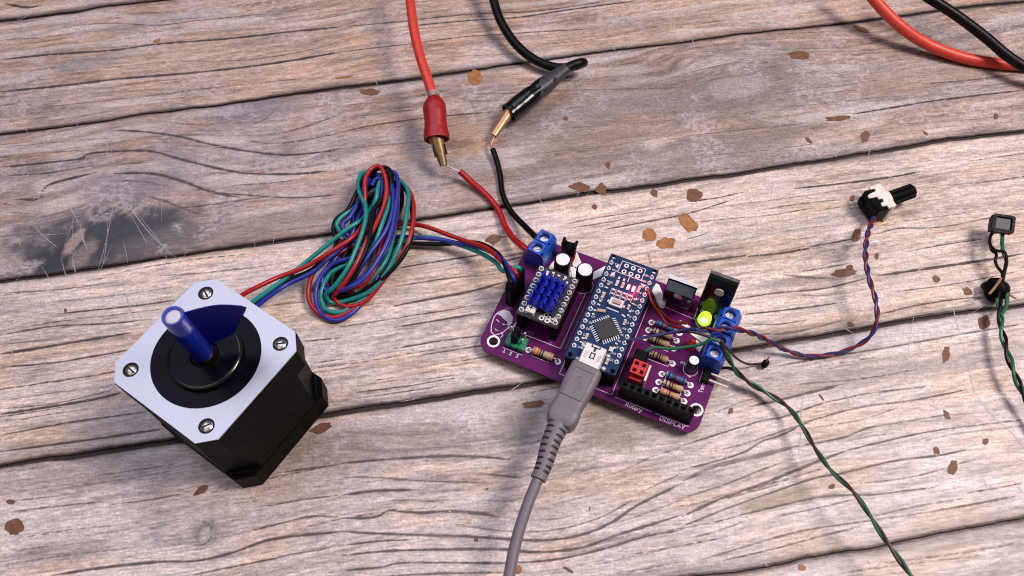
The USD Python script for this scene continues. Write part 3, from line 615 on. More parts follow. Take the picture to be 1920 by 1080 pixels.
fo = [onplane(*q) for q in [(345, 586), (370, 579), (395, 573.5), (412, 571.5), (432, 572), (452, 573.5), (462, 576.5), (460, 583), (455, 592), (448, 606), (441, 622), (428, 630), (415, 636), (402, 641), (391, 648)]]
fo = [(max(r, 2.9), z) for r, z in fo]
fpoly = Polygon([(2.9, fo[0][1])] + fo + [(2.9, fo[-1][1])]).buffer(0)
fm = trimesh.creation.extrude_polygon(fpoly, .28, engine='earcut'); V_ = np.asarray(fm.vertices)
fm.vertices = np.c_[V_[:, 0] * fd[0] - (V_[:, 2] - .14) * fd[1], V_[:, 0] * fd[1] + (V_[:, 2] - .14) * fd[0], V_[:, 1]]
ptr.part('flag', fm, M['flag'], smooth=None)

# ------------------------------------------------------------------ purple control board
BX, BY, BA = 34.787, 129.581, -0.441
ZB = 5.0
board = Thing('control_board', 'purple circuit board crowded with parts, blue terminals and sockets, lying on the planks', 'circuit board', (BX, BY, 0), BA)
def bw(x, y, z):
    c, s = math.cos(BA), math.sin(BA); return np.array([BX + x * c - y * s, BY + x * s + y * c, z])
def rrect(x0, y0, x1, y1, r): return sbox(x0 + r, y0 + r, x1 - r, y1 - r).buffer(r, 8)
outl = rrect(-40.4, -27.2, 40.4, 23.9, 5.2)
mh = [(-35.6, -22.5), (37.7, -18.2)]
shape = outl.difference(unary_union([Point(*h).buffer(1.65, 8) for h in mh]))
core = board.part('board', extr(shape.buffer(-.06), 1.5, ZB - 1.56), M['pcb_edge'])
board.part('solder_mask', extr(shape, .06, ZB - .06), M['pcb'], smooth=None)
tails = [disc(x, y, .45, .1, ZB - 1.7, 8) for x in np.arange(-33, 36, 7.6) for y in (-20, -3, 14)]
board.part('solder_tails', cat(tails), M['solder'], kind='stuff')
for h in mh: board.part('hole_ring', ring(h[0], h[1], 1.62, 2.35, ZB + .004, .05), M['pad'])
ZS = ZB + .006
def silk(mesh, name='marking', m='silk', label=None): return board.part(name, mesh, M[m], smooth=None, label=label)
def stroke(pts, w, z=ZS): return extr(LineString(pts).buffer(w / 2, 3), .03, z)
silk(text('Rotary', 1.45, 15.0, -26.6, ZS, 0, True), 'lettering'); silk(text('DISPLAY', 1.5, 27.2, -26.6, ZS, 0, True), 'lettering')
silk(text('Temp', 1.35, 37.6, -11.9, ZS, math.pi / 2, True), 'lettering')
for i, t in enumerate('123'): silk(text(t, 1.25, -31.2 + 2.5 * i, -25.0, ZS, 0, True), 'lettering')
silk(stroke([(11.2, -24.95), (24.0, -24.95)], .22)); silk(stroke([(25.5, -24.95), (37.2, -24.95)], .22)); silk(stroke([(-31.6, -23.3), (-24.2, -23.3)], .2))
silk(stroke([(-31.2, -13.2), (-31.2, -15.6), (-12.9, -15.6), (-12.9, 9.3), (-14.0, 9.3)], .28)); silk(stroke([(-9.6, -16.5), (-9.6, -24.6), (9.7, -24.6), (9.7, 16)], .25)); silk(stroke([(-11.2, 11), (-11.2, -15)], .2), m='faint')
silk(cat(text('DIR', 1.1, -37.2, -8.6, ZS, .1), stroke([(-37.3, -9.1), (-34.9, -9.0)], .2)), 'lettering', m='faint')
silk(text('OUT', 1.2, -27.0, -14.9, ZS), 'lettering', m='faint'); silk(text('C', 1.2, -17.6, -15.1, ZS), 'lettering', m='faint')
# the masked face printed in the corner
fx, fy = -36.1, -14.6
def fpt(a): return [(fx + x, fy + y) for x, y in a]
face = Polygon(fpt([(-2.6, 3.0), (-1.2, 4.6), (.8, 4.7), (2.4, 3.4), (3.0, 1.4), (2.7, -1.0), (1.6, -3.6), (-.2, -5.2), (-1.6, -4.6), (-2.6, -2.0), (-3.0, .8)])).buffer(.5, 4)
em = [face.difference(face.buffer(-.36)), Polygon(fpt([(-1.4, 4.6), (.8, 4.9), (2.6, 3.5), (3.1, 1.0), (2.6, -.4), (1.9, 1.2), (.4, 1.6), (-1.2, 2.4), (-2.7, 2.6)])).buffer(.1).intersection(face), Polygon(fpt([(-2.1, .7), (-.9, .1), (-.5, -.3), (-1.5, -.1), (-2.2, .3)])), Polygon(fpt([(.5, -.2), (1.9, .1), (2.1, -.1), (1.2, -.7), (.4, -.6)])), Polygon(fpt([(-1.5, -2.9), (-.5, -3.3), (.5, -3.2), (-.5, -3.7)])), LineString(fpt([(1.6, -3.6), (2.6, -4.4), (2.2, -5.6)])).buffer(.17), LineString(fpt([(3.0, -.6), (4.2, -.2), (5.0, 2.4)])).buffer(.15), Point(*fpt([(3.3, -.9)])[0]).buffer(.4)]
silk(extr(unary_union(em), .03, ZS), 'emblem', label='white masked face emblem printed near the corner hole')
# white blocks of print around the small board
for pl in ([(-22.4, 23.4), (-19.4, 20.0), (-20.4, 17.2), (-21.6, 18.0), (-22.6, 20.4)], [(-21.9, 16.6), (-19.6, 17.6), (-18.6, 13.6), (-20.6, 12.4)], [(-14.4, 16.6), (-9.2, 23.6), (-8.6, 20.2), (-10.6, 17.8), (-13.2, 14.6)], [(-27.8, 18.8), (-25.4, 17.4), (-26.0, 14.8), (-29.2, 12.6), (-29.0, 15.2)],
           [(9.4, 22.6), (10.4, 22.4), (14.9, 16.4), (14.9, 14.2), (13.4, 14.2), (9.0, 19.6)], [(22.2, 11.6), (25.8, 10.8), (26.6, 9.9), (23.2, 10.6)], [(24.8, 9.8), (33.2, 10.9), (32.6, 6.6), (27.2, 8.4)], [(29.9, 6.6), (32.3, 5.4), (31.9, 3.0), (29.3, 4.4)]):
    silk(extr(Polygon(pl).buffer(.25, 3), .03, ZS), 'white_block', m='paint')
for cx_, cy_, r_ in ((-23.9, 12.4, 3.7), (-14.9, 11.4, 3.7), (31.3, -4.9, 2.6)): silk(ring(cx_, cy_, r_ - .22, r_, ZS, .03, 36))
silk(cat(stroke([(13.4, 14.9), (27.6, 14.2)], .25), stroke([(26.2, 20.6), (26.4, 14.3)], .25), stroke([(15.0, -7.0), (23.8, -7.0), (23.8, -6.2)], .22), stroke([(15.8, -1.6), (21.8, -1.6), (21.8, -.6)], .22), stroke([(25.2, -8.9), (24.4, -8.9), (24.4, -15.6), (31.0, -15.6), (31.0, -13.0)], .3), stroke([(35.4, -4.0), (35.4, -8.2)], .22), stroke([(-21.0, -22.2), (-14.5, -22.2)], .22)))
silk(cat(text('R3', 1.0, 27.2, -4.1, ZS), text('+', 1.4, 31.4, -8.4, ZS, .3)), 'lettering'); silk(cat(text('R7', 1.3, 18.6, -15.9, ZS, 1.5)), 'lettering', m='faint'); silk(cat(text('-', 1.6, -18.0, 7.3, ZS), text('I', 1.2, -14.4, 7.7, ZS, .2)), 'lettering')
def pads(pts, r=1.12):
    for x, y in pts:
        board.part('pad', cat(ring(x, y, .42, r, ZS, .06, 20), lathe([(0, 0), (.62, 0), (.5, .32), (.25, .55), (0, .6)], 10, (x, y, ZS))), M['pad'])
def resistor(x0, x1, y, col, bands, r=1.15, name='resistor', x0b=None):
    pads([(x0, y), (x1, y)]); a, b = x0 + 1.7, x1 - 1.9; L = b - a; zc = ZB + r + .15
    prof = [(0, 0), (r * .82, 0), (r, .35), (r, 1.3), (r * .86, 1.75), (r * .86, L - 1.75), (r, L - 1.3), (r, L - .35), (r * .82, L), (0, L)]
    body = board.part(name, lathe(prof, 20, (a, y, zc), (1, 0, 0)), M[col], smooth=40)
    lead = tube(spline([(x0, y, ZB), (x0 + .05, y, zc - .5), (x0 + .5, y, zc), (a + .1, y, zc)], .25), .28, 8); lead2 = tube(spline([(b - .1, y, zc), (x1 - .5, y, zc), (x1 - .05, y, zc - .5), (x1, y, ZB)], .25), .28, 8)
    board.part('lead', lead, M['tin'], under=body); board.part('lead', lead2, M['tin'], under=body)
    pos = [.75, 2.1, 2.95, 3.8, L - .75][:len(bands)] if L > 5.2 else np.linspace(.7, L - .7, len(bands))
    for p_, bc in zip(pos, bands):
        rr_ = (r if (p_ < 1.4 or p_ > L - 1.4) else r * .86) + .03
        board.part('band', lathe([(rr_ - .2, 0), (rr_, 0), (rr_, .52), (rr_ - .2, .52), (rr_ - .2, 0)], 20, (a + p_ - .26, y, zc), (1, 0, 0)), M['band_' + bc], smooth=40, under=body)
resistor(-22.9, -11.8, -20.6, 'rbody', ['orange', 'orange', 'brown', 'black', 'gold'], 1.45)
resistor(13.0, 23.4, 6.9, 'rblue', ['brown', 'black', 'red', 'brown', 'brown']); resistor(13.0, 23.4, 3.6, 'rbody', ['brown', 'black', 'red', 'gold']); resistor(13.0, 23.4, .3, 'rbody', ['brown', 'black', 'brown', 'gold']); resistor(15.4, 24.9, -5.3, 'rbody', ['brown', 'black', 'brown', 'gold'], 1.2)
resistor(22.8, 33.1, -10.5, 'rblue', ['black', 'brown', 'black', 'red', 'brown']); resistor(22.8, 33.0, -13.8, 'rbody', ['brown', 'black', 'black', 'gold']); resistor(22.8, 32.9, -17.0, 'rbody', ['orange', 'orange', 'brown', 'gold'])
# sockets
def socket(xs, ys, z0, z1, sx, sy, m='black', name='socket', hole=.32):
    body = sbox(min(xs) - sx, min(ys) - sy, max(xs) + sx, max(ys) + sy)
    hl = unary_union([sbox(x - hole, y - hole, x + hole, y + hole) for x in xs for y in ys])
    return board.part(name, cat(extr(body.difference(hl), z1 - z0 - .6, z0 + .6), extr(body.buffer(-.005), .6, z0)), M[m], smooth=None)
socket(np.arange(10) * 2.54 + 12.9, [-22.9], ZB, ZB + 8.5, 1.27, 1.3, hole=.55)
for i in range(9): silk(bx(14.17 + 2.54 * i, -22.9, ZB + 8.48, .16, 2.5, .05), 'seam', m='chip')
rs = socket([13.9, 16.44], [-16.6, -14.0], ZB, ZB + 8.5, 1.3, 1.3, 'red', hole=.66)
board.part('red_base', bx(15.2, -18.5, ZB, 4.6, 1.1, 6.0, .1), M['red']); board.part('white_strip', bx(18.35, -15.6, ZB, .75, 6.2, 7.6, .12), M['cream'])
for x_ in (-7.62, 7.62): socket([x_], np.arange(16) * 2.54 - 20.6, ZB, ZB + 8.4, 1.3, 1.3, hole=.4)
for x_ in (-29.3, -16.6): socket([x_], np.arange(8) * 2.54 - 12.3, ZB, ZB + 8.4, 1.28, 1.3, hole=.4)
# terminal blocks
def terminal(cx_, cy_, yaw, face_dir, n=2, label=None, w=8.0):
    """a screw terminal: wires enter on the face_dir side (+1 = +x, -1 = -x)"""
    L = 5.08 * n; hh = 10.0; f = face_dir
    prof = Polygon([(f * w / 2, 0), (f * w / 2, 6.2), (f * 2.35, hh), (-f * 2.55, hh), (-f * w / 2 + f * .35, 8.6), (-f * w / 2, 6.4), (-f * w / 2, 0)])
    b = trimesh.creation.extrude_polygon(prof, L, engine='earcut'); V_ = np.asarray(b.vertices); b = trimesh.Trimesh(np.c_[V_[:, 0], V_[:, 2] - L / 2, V_[:, 1]], b.faces)
    if b.volume < 0: b.invert()
    mm_ = m3.Manifold(m3.Mesh(np.asarray(b.vertices, np.float32), np.asarray(b.faces, np.uint32)))
    ys = [(i - (n - 1) / 2) * 5.08 for i in range(n)]
    for y in ys:
        mm_ -= m3.Manifold.cylinder(6, 1.95, 1.95, 28).translate((-f * .1, y, 6.6)); mm_ -= m3.Manifold.cube((3.2, 3.0, 3.4), True).translate((f * w / 2, y, 3.2)); mm_ -= m3.Manifold.cylinder(2, .45, .45, 12).translate((-f * 2.9, y - 1.7, 8.0))
    for i in range(n - 1): mm_ -= m3.Manifold.cube((5.2, .5, 1.2), True).translate((0, (ys[i] + ys[i + 1]) / 2, hh))
    r_ = mm_.to_mesh(); body = trimesh.Trimesh(r_.vert_properties[:, :3], r_.tri_verts)
    def put(o): rotz(o, yaw); o.apply_translation((cx_, cy_, ZB)); return o
    bp = board.part('terminal_block', put(body), M['blue'], smooth=25, label=label)
    for k_, y in enumerate(ys):
        sc = lathe([(0, 0), (1.75, 0), (1.75, 1.0), (1.5, 1.3), (0, 1.3)], 20); q = m3.Manifold(m3.Mesh(np.asarray(sc.vertices, np.float32), np.asarray(sc.faces, np.uint32))) - m3.Manifold.cube((4, .6, .9), True).rotate((0, 0, 35 + 60 * k_)).translate((0, 0, 1.3)); q = q.to_mesh()
        s_ = trimesh.Trimesh(q.vert_properties[:, :3], q.tri_verts); s_.apply_translation((-f * .1, y, 6.65)); board.part('screw', put(s_), M['tin'], smooth=30, under=bp)
        board.part('clamp', put(bx(f * (w / 2 - 2.2), y, 1.7, 1.0, 2.6, 2.8)), M['steel'], smooth=None, under=bp)
    return bp
terminal(-34.3, 16.6, -.12, -1, label='blue two way terminal block with a red and a black wire')
terminal(37.3, 13.2, -.02, 1); terminal(37.0, 2.2, -.06, 1)
# electrolytic capacitors
def capac(x, y, r, h, skin, seg=32):
    b = board.part('capacitor', lathe([(0, 0), (r * .93, 0), (r, .25), (r, .8), (r * .955, 1.15), (r, 1.5), (r, h - .45), (r * .93, h - .1), (r * .86, h), (r * .80, h - .12), (0, h - .12)], seg, (x, y, ZB + .1)), M[skin], smooth=35)
    top = Point(x, y).buffer(r * .80, 10)
    board.part('vent_top', extr(top, .1, ZB + h), M['captop'], under=b)
    a = np.linspace(-.42, .42, 7) + 1.0; st = Polygon([(x + (r + .03) * math.cos(t), y + (r + .03) * math.sin(t)) for t in a] + [(x + (r - .05) * math.cos(t), y + (r - .05) * math.sin(t)) for t in a[::-1]]); board.part('stripe', extr(st, h - 2.4, ZB + 1.7), M['label'], under=b)
capac(-23.9, 12.3, 3.05, 10.9, 'capskin'); capac(-15.0, 11.4, 3.15, 11.2, 'capskin'); capac(31.2, -4.6, 2.0, 7.0, 'capnavy')
# black pronged connector beside the first terminal block
pr = Polygon([(-2.4, 0), (2.4, 0), (2.4, 6.6), (2.9, 9.4), (2.1, 9.6), (1.5, 8.0), (1.1, 7.4), (-1.1, 7.4), (-1.5, 8.0), (-2.0, 9.8), (-2.8, 9.5), (-2.4, 6.6)])
pm = trimesh.creation.extrude_polygon(pr, 3.2, engine='earcut'); pm.apply_transform(trimesh.transformations.rotation_matrix(math.pi / 2, [1, 0, 0])); pm.apply_translation((-24.6, 22.4, ZB)); pm = rotz(pm, .1, (-24.6, 21))
pc = board.part('pronged_connector', pm, M['black'], smooth=25); board.part('jumper_wire', tube(spline([(-22.6, 18.2, ZB + .9), (-22.4, 20.0, ZB + 2.6), (-23.2, 21.0, ZB + 3.0)], .4), .7, 10), M['wred'])
# power transistors
def regulator(x, y, lean, label, scale=1.0, tabout=0.0):
    parts = []
    def put(o): o.apply_transform(trimesh.transformations.rotation_matrix(lean, [1, 0, 0])); o.apply_translation((x, y, ZB)); return o
    w = 10.1
    body = m3.Manifold(m3.Mesh(*[np.asarray(q, t) for q, t in zip((lambda b: (b.vertices, b.faces))(bx(0, -1.3, 3.4, w, 4.4, 15.4 * scale, .35)), (np.float32, np.uint32))]))
    body -= m3.Manifold.cylinder(12, 1.75, 1.75, 24, True).rotate((90, 0, 0)).translate((0, -1, 3.4 + 15.4 * scale - 2.5))
    body -= m3.Manifold.cube((w + 1, 1.6, 3.0), True).translate((0, -3.9, 3.4 + 15.4 * scale)); q = body.to_mesh()
    b = board.part('transistor', put(trimesh.Trimesh(q.vert_properties[:, :3], q.tri_verts)), M['regblack'], smooth=25, label=label)
    plate = extr(sbox(-w / 2 - .15, -.7, w / 2 + .15, .7).difference(Point(0, 0).buffer(.01)), 15.9 * scale + tabout, 3.3); plate.apply_translation((0, 1.6, 0)); board.part('metal_tab', put(plate), M['steel'], under=b)
    dk = lathe([(0, 0), (1.72, 0), (1.72, .5), (0, .6)], 20); dk.apply_transform(trimesh.transformations.rotation_matrix(math.pi / 2, [1, 0, 0])); dk.apply_translation((0, -2.9, 3.4 + 15.4 * scale - 2.5)); board.part('tab_hole', put(dk), M['cream'], under=b)
    for i in (-1, 0, 1): board.part('leg', put(bx(2.54 * i, -.8, -.6, .9, .5, 4.2)), M['tin'], smooth=None, under=b)
    for i in (-1, 0, 1): board.part('pad', cat(ring(x + 2.54 * i, y - 1.3, .45, 1.05, ZS, .06, 18), lathe([(0, 0), (.7, 0), (.5, .5), (0, .8)], 10, (x + 2.54 * i, y - 1.3, ZS))), M['pad'])
regulator(18.5, 19.3, .20, 'shorter black transistor standing near the small blue board', .80, .6)
regulator(31.0, 19.7, -.15, 'taller black transistor leaning back, catching the green light', .93, .5)
# lamps on the board
led = board.part('led', lathe([(0, 0), (2.9, 0), (2.9, 1.0), (2.5, 1.05), (2.5, 2.0), (0, 2.0)], 24, (29.8, 14.0, ZB + .2)), M['ledflange'], smooth=35)
ld_ = lathe([(0, 0), (2.3, 0), (2.3, 2.0), (2.0, 3.3), (1.3, 4.2), (.6, 4.55), (0, 4.6)], 24, (29.8, 14.0, ZB + 2.2)); board.part('lens', ld_, M['ledgreen'], smooth=60, under=led); board.part('glow_cup', trimesh.creation.icosphere(3, 1.5).apply_translation((29.7, 12.9, ZB + 4.9)), M['ledcore'], under=led)
board.part('red_led', cat(lathe([(0, 0), (1.5, 0), (1.5, 2.6), (1.1, 3.6), (.4, 4.0), (0, 4.05)], 20, (28.6, 3.6, ZB + .2)), bx(28.6, 3.6, ZB + .05, 3.4, 3.2, .8, .1)), M['red'], smooth=40)
# small black plug with the green wire, right angle pins, and the green selector block
board.part('pin_plug', cat(bx(14.2, -10.2, ZB, 4.6, 4.4, 7.4, .5), bx(15.4, -8.2, ZB + 1, 2.0, 2.2, 5.5, .3)), M['black'])
ra = board.part('pin_block', bx(36.9, -5.6, ZB, 2.5, 5.2, 2.5, .15), M['black'], smooth=25)
for y_ in (-4.3, -6.85): board.part('pin', tube(spline([(36.9, y_, ZB + .6), (37.0, y_, ZB + 1.4), (38.4, y_ - .02, ZB + 1.6), (44.9, y_ - .2, ZB + 1.9)], .4), .36, 8), M['gold'], under=ra)
gb = board.part('selector_block', cat([bx(-30.3 + 2.54 * i, -20.2, ZB, 2.34, 4.9, 2.6, .3) for i in range(3)] + [bx(-27.8, -20.2, ZB, 7.3, 4.4, 2.2)]), M['green'], smooth=25)
for px_, py_ in ((-30.6, -17.6), (-25.6, -17.5), (-25.4, -20.2), (-28.2, -19.6), (-28.2, -17.2)): board.part('pin', bx(px_, py_, ZB + 1.5, .64, .64, 5.2 if px_ < -28 else 4.2, .12), M['tin'], smooth=None, under=gb)
board.part('jumper', cat(bx(-28.2, -20.4, ZB + 2.7, 2.4, 2.4, 5.0, .3), bx(-28.2, -18.2, ZB + 2.7, 2.3, 2.2, 4.6, .3)), M['black'], under=gb)
board.part('power_link', tube(spline([(8.6, 15.2, ZB + 1.0), (11.4, 14.4, ZB + 1.4), (15.0, 11.4, ZB + 1.5), (20.0, 9.2, ZB + 2.2), (24.5, 9.6, ZB + 3.8)], .6), .6, 10), mat('dark_red_insulation', (.16, .006, .008), .4), label='dark red wire lying across the purple board')

# ------------------------------------------------------------------ blue micro board in its sockets
ZN = 15.4                                                           # its upper face
nano = Thing('micro_board', 'narrow blue circuit board with a square black chip, plugged into the purple board', 'circuit board', (BX, BY, ZN), BA)
nh = [(sx * 7.6, sy * 20.9) for sx in (-1, 1) for sy in (-1, 1)]
npoly = sbox(-9, -22, 9, 22).difference(unary_union([Point(*h).buffer(.85, 6) for h in nh]))
nano.part('board', extr(npoly, 1.6, -1.6), M['nano'], smooth=None)
nano.part('pin_spacer', cat(bx(-7.62, .3, -4.1 + .02, 2.4, 38, 2.46, .1), bx(7.62, .3, -4.1 + .02, 2.4, 38, 2.46, .1)), M['black'], smooth=None)
PY = [18.3 - 2.54 * i for i in range(15)]
for sx in (-1, 1):
    for y in PY: nano.part('pin', cat(ring(sx * 7.62, y, .3, .78, .004, .05, 16), lathe([(0, 0), (.55, 0), (.36, .4), (.28, .8), (.27, 1.5), (0, 1.6)], 10, (sx * 7.62, y, .03))), M['solder'], smooth=40)
for i, t in enumerate('TX1 RX0 RST GND D2 D3 D4 D5 D6 D7 D8 D9 D10 D11 D12'.split()): o = text(t, .72, 0, 0, .004, 0, True, .03); o.apply_translation((-6.35, PY[i] - .36, 0)); nano.part('lettering', o, M['silk'], smooth=None)
for i, t in enumerate('VIN GND RST 5V A7 A6 A5 A4 A3 A2 A1 A0 REF 3V3 D13'.split()): o = text(t, .72, 0, 0, .004, 0, True, .03); o.apply_translation((6.35 - (o.bounds[1][0] - o.bounds[0][0]), PY[i] - .36, 0)); nano.part('lettering', o, M['silk'], smooth=None)
def nsilk(g, name='marking'): nano.part(name, extr(g, .03, .005), M['silk'], smooth=None)
nsilk(LineString([(-4.2, 20.6), (4.6, 20.6), (4.6, 15.6), (-4.2, 15.6), (-4.2, 20.6)]).buffer(.13)); nsilk(LineString([(.4, 15.5), (.4, 13.2)]).buffer(.12)); nsilk(unary_union([Polygon([(-5.9, 17.6), (-4.7, 18.9), (-4.7, 16.8)]), Polygon([(-6.2, 14.3), (-5.0, 15.3), (-4.7, 13.7), (-5.9, 13.3)])]))
nsilk(unary_union([Polygon([(5.0, 14.4), (7.0, 14.4), (6.0, 13.5)]).buffer(.1), LineString([(3.2, .2), (4.3, -.2)]).buffer(.25), LineString([(-2.6, .7), (1.6, .6)]).buffer(.22)]))
for x_ in (-2.9, -1.0): nsilk(sbox(x_ - .35, 13.0, x_ + .35, 14.0), 'mark_box')
for ix in range(3):
    for iy in range(2): nano.part('pad', ring(-2.2 + 2.54 * ix, 19.2 - 2.54 * iy, .45, .86, .004, .05, 18), M['pad']); nano.part('pad_hole', disc(-2.2 + 2.54 * ix, 19.2 - 2.54 * iy, .45, .004, .03, 12), M['hole'])
mcu = nano.part('chip', rotz(bx(0, 0, .12, 7.0, 7.0, 1.0, .12), math.pi / 4).apply_translation((.1, -7.5, 0)), M['chip'], smooth=20)
for s in range(4):
    for i in range(8):
        o = cat(bx(-2.8 + .8 * i, 3.75, .45, .36, .55, .14), bx(-2.8 + .8 * i, 4.02, .1, .36, .16, .45), bx(-2.8 + .8 * i, 4.4, .06, .36, .8, .13)); rotz(o, s * math.pi / 2 + math.pi / 4); o.apply_translation((.1, -7.5, 0)); nano.part('chip_leg', o, M['tin'], smooth=None, under=mcu)
usb = nano.part('usb_socket', (lambda b: b)(bx(-.2, -20.6, .1, 7.5, 9.2, 3.9, .35)), M['shell'], smooth=25)
nano.part('latch_slot', cat(bx(-.2, -17.9, 3.99, .75, 1.6, .03), bx(-.2, -17.1, 3.99, 2.6, .5, .03), bx(-1.6, -16.8, 3.99, .45, .9, .03), bx(1.2, -16.8, 3.99, .45, .9, .03), bx(-.85, -20.2, 3.99, .42, 2.1, .03), bx(.45, -20.2, 3.99, .42, 2.1, .03), bx(-.2, -19.3, 3.99, 1.7, .45, .03), bx(-.2, -21.2, 3.99, 1.9, .4, .03)), M['greydark'], smooth=None, under=usb)
for s in (-1, 1): nano.part('spring', bx(-.2 + s * 2.3, -20.4, 3.98, .9, 2.4, .16, .07), M['steel'], smooth=None, under=usb)
for x_, y_ in ((-4.7, -22 + .6), (4.5, -22 + .7), (-4.6, -16.2), (4.3, -16.4)): nano.part('solder_blob', lathe([(0, 0), (.95, 0), (.7, .45), (0, .65)], 12, (x_, y_, .02)), M['solder'], smooth=50)
btn = nano.part('reset_button', bx(-.2, 3.3, .05, 5.0, 3.2, 1.1, .15), M['tin'], smooth=20); nano.part('button_cap', bx(-.1, 3.3, 1.15, 2.9, 1.5, .7, .15), M['ceramic'], smooth=20, under=btn)
nano.part('button_foot', cat(bx(-3.0, 3.2, .05, .7, 1.0, .3), bx(2.6, 3.2, .05, .7, 1.0, .3)), M['tin'], smooth=None, under=btn)
for x_ in (-2.9, -.8, 1.25, 3.3):
    b = nano.part('small_resistor', bx(x_, 7.2, .05, 1.0, 1.05, .5, .04), M['chip'], smooth=None); nano.part('end', cat(bx(x_, 8.0, .05, 1.05, .55, .52), bx(x_, 6.4, .05, 1.05, .55, .52)), M['tin'], smooth=None, under=b)
nsilk(unary_union([LineString([(x_ - .8, 5.8), (x_ - .8, 8.6), (x_ + .8, 8.6), (x_ + .8, 5.8)]).buffer(.09) for x_ in (-2.9, -.8, 1.25, 3.3)]))
for i, (x_, mm2) in enumerate(((-2.8, 'label'), (-.7, 'ceramic'), (1.4, 'ledyel'), (3.3, 'ledred'))):
    b = nano.part('indicator', bx(x_, 11.1, .06, 1.25 if i == 3 else .95, 1.5 if i == 3 else 1.1, .62, .1), M[mm2], smooth=None, label={2: 'amber indicator, lit', 3: 'red indicator, lit'}.get(i)); (nano.part('glow_core', bx(x_, 11.1, .66, .6, .7, .1, .03), M['ledcorer'], smooth=None, under=b) if i == 3 else 0); nano.part('end', cat(bx(x_, 12.0, .05, 1.0, .6, .35), bx(x_, 10.2, .05, 1.0, .6, .35)), M['tin'], smooth=None, under=b)
lp = UsdLux.SphereLight.Define(stage, nano.path + '/indicator_glow'); lp.AddTranslateOp().Set(Gf.Vec3d(3.5 * MM, 11.1 * MM, 1.5 * MM)); lp.CreateRadiusAttr(.0005); lp.CreateIntensityAttr(420.0); lp.CreateColorAttr(Gf.Vec3f(1, .03, .05))
nano.part('resonator', rotz(bx(-3.9, -1.5, .05, 3.0, 1.2, .8, .12), .25, (-3.9, -1.5)), M['ceramic'], smooth=None)
nr = random.Random(3)
for x_, y_, w_, h_, k_ in ((-5.4, 8.6, .9, 1.6, 0), (-5.5, 4.6, 1.1, 1.8, 1), (-5.6, 1.2, .9, 1.5, 0), (-6.0, -3.0, .9, 1.6, 0), (-5.0, -12.6, .9, 1.7, 1), (-5.8, -14.6, 1.0, 1.7, 0), (-4.9, -16.6, .9, 1.5, 1), (5.1, 11.4, .9, 1.6, 1), (5.2, 6.4, 1.1, 1.9, 0), (4.2, 3.6, .9, 1.5, 1), (5.2, 1.4, .9, 1.6, 0), (5.0, -2.4, .9, 1.7, 1), (4.4, -13.8, 1.5, 1.1, 2), (5.2, -12.0, .9, 1.6, 0), (4.7, -18.6, 1.0, 1.6, 1)):
    b = nano.part('small_part', bx(x_, y_, .05, w_, h_ * .55, .55, .04), M[['chip', 'ceramic', 'label'][k_]], smooth=None); nano.part('end', cat(bx(x_, y_ + h_ * .5, .05, w_, .5, .5), bx(x_, y_ - h_ * .5, .05, w_, .5, .5)), M['tin'], smooth=None, under=b)

# ------------------------------------------------------------------ motor driver with its blue heat sink
ZD = 16.4
drv = Thing('motor_driver', 'small black circuit board carrying a blue finned heat sink, plugged into the purple board', 'motor driver', (BX, BY, ZD), BA)
drv.part('board', extr(sbox(-30.5, -13.9, -15.5, 6.6), 1.5, -1.5), M['chip'], smooth=None)
drv.part('board_edge', extr(sbox(-30.53, -13.93, -15.47, 6.63).difference(sbox(-30.45, -13.85, -15.55, 6.55)), .5, -1.05), M['ceramic'], smooth=None)
for x_ in (-29.3, -16.6):
    drv.part('pin_spacer', bx(x_, -3.4, -4.0, 2.4, 20.2, 2.45, .1), M['black'], smooth=None)
    for i in range(8): drv.part('pin', cat(ring(x_, 5.5 - 2.54 * i, .3, .9, .004, .05, 16), lathe([(0, 0), (.75, 0), (.45, .45), (.32, .7), (.3, 1.3), (0, 1.4)], 10, (x_, 5.5 - 2.54 * i, .03))), M['solder'], smooth=40)
hx, hy, ha = -22.9, -4.3, -.05
def hput(o): o.apply_translation((hx, hy, 0)); return rotz(o, ha, (hx, hy))
hs = drv.part('heat_sink', hput(bx(0, 0, 1.2, 9.6, 12.6, 1.6, .1)), M['ano'], smooth=None)
for ix in range(4):
    for iy in range(4): drv.part('fin', hput(bx(-3.95 + 2.63 * ix, -4.7 + 3.13 * iy, 2.8, .95, 2.5, 3.4, .12)), M['ano'], smooth=None, under=hs)
drv.part('adhesive_pad', hput(bx(0, 0, .02, 7.5, 9.0, 1.2)), M['label'], smooth=None)
tp = drv.part('trimmer', bx(-26.0, -11.4, .02, 3.4, 3.0, 1.5, .15), M['cream'], smooth=20); drv.part('rotor', cat(lathe([(0, 0), (1.15, 0), (1.15, .35), (0, .4)], 18, (-26.0, -11.3, 1.5))), M['tin'], under=tp); drv.part('slot', cat(bx(-26.0, -11.3, 1.88, 1.7, .35, .06), bx(-26.0, -11.3, 1.88, .35, 1.5, .06)), M['hole'], smooth=None, under=tp)
for s in (-1, 1): drv.part('foot', bx(-26.0 + s * 1.3, -12.7, .02, .7, .9, .5), M['tin'], smooth=None, under=tp)
for x_, y_ in ((-21.6, -12.6), (-20.5, -11.0), (-19.4, -12.8)): drv.part('pad', ring(x_, y_, .5, .95, .004, .05, 18), M['gold'])
drv.part('marking', extr(unary_union([LineString([(-19.3, -11.0), (-18.6, -11.6), (-18.9, -12.2), (-17.4, -12.9)]).buffer(.25), LineString([(-17.9, -11.6), (-17.4, -10.9), (-16.7, -11.3)]).buffer(.3), LineString([(-28.4, -12.8), (-28.0, -11.9)]).buffer(.2)]), .03, .005), M['silk'], smooth=None)
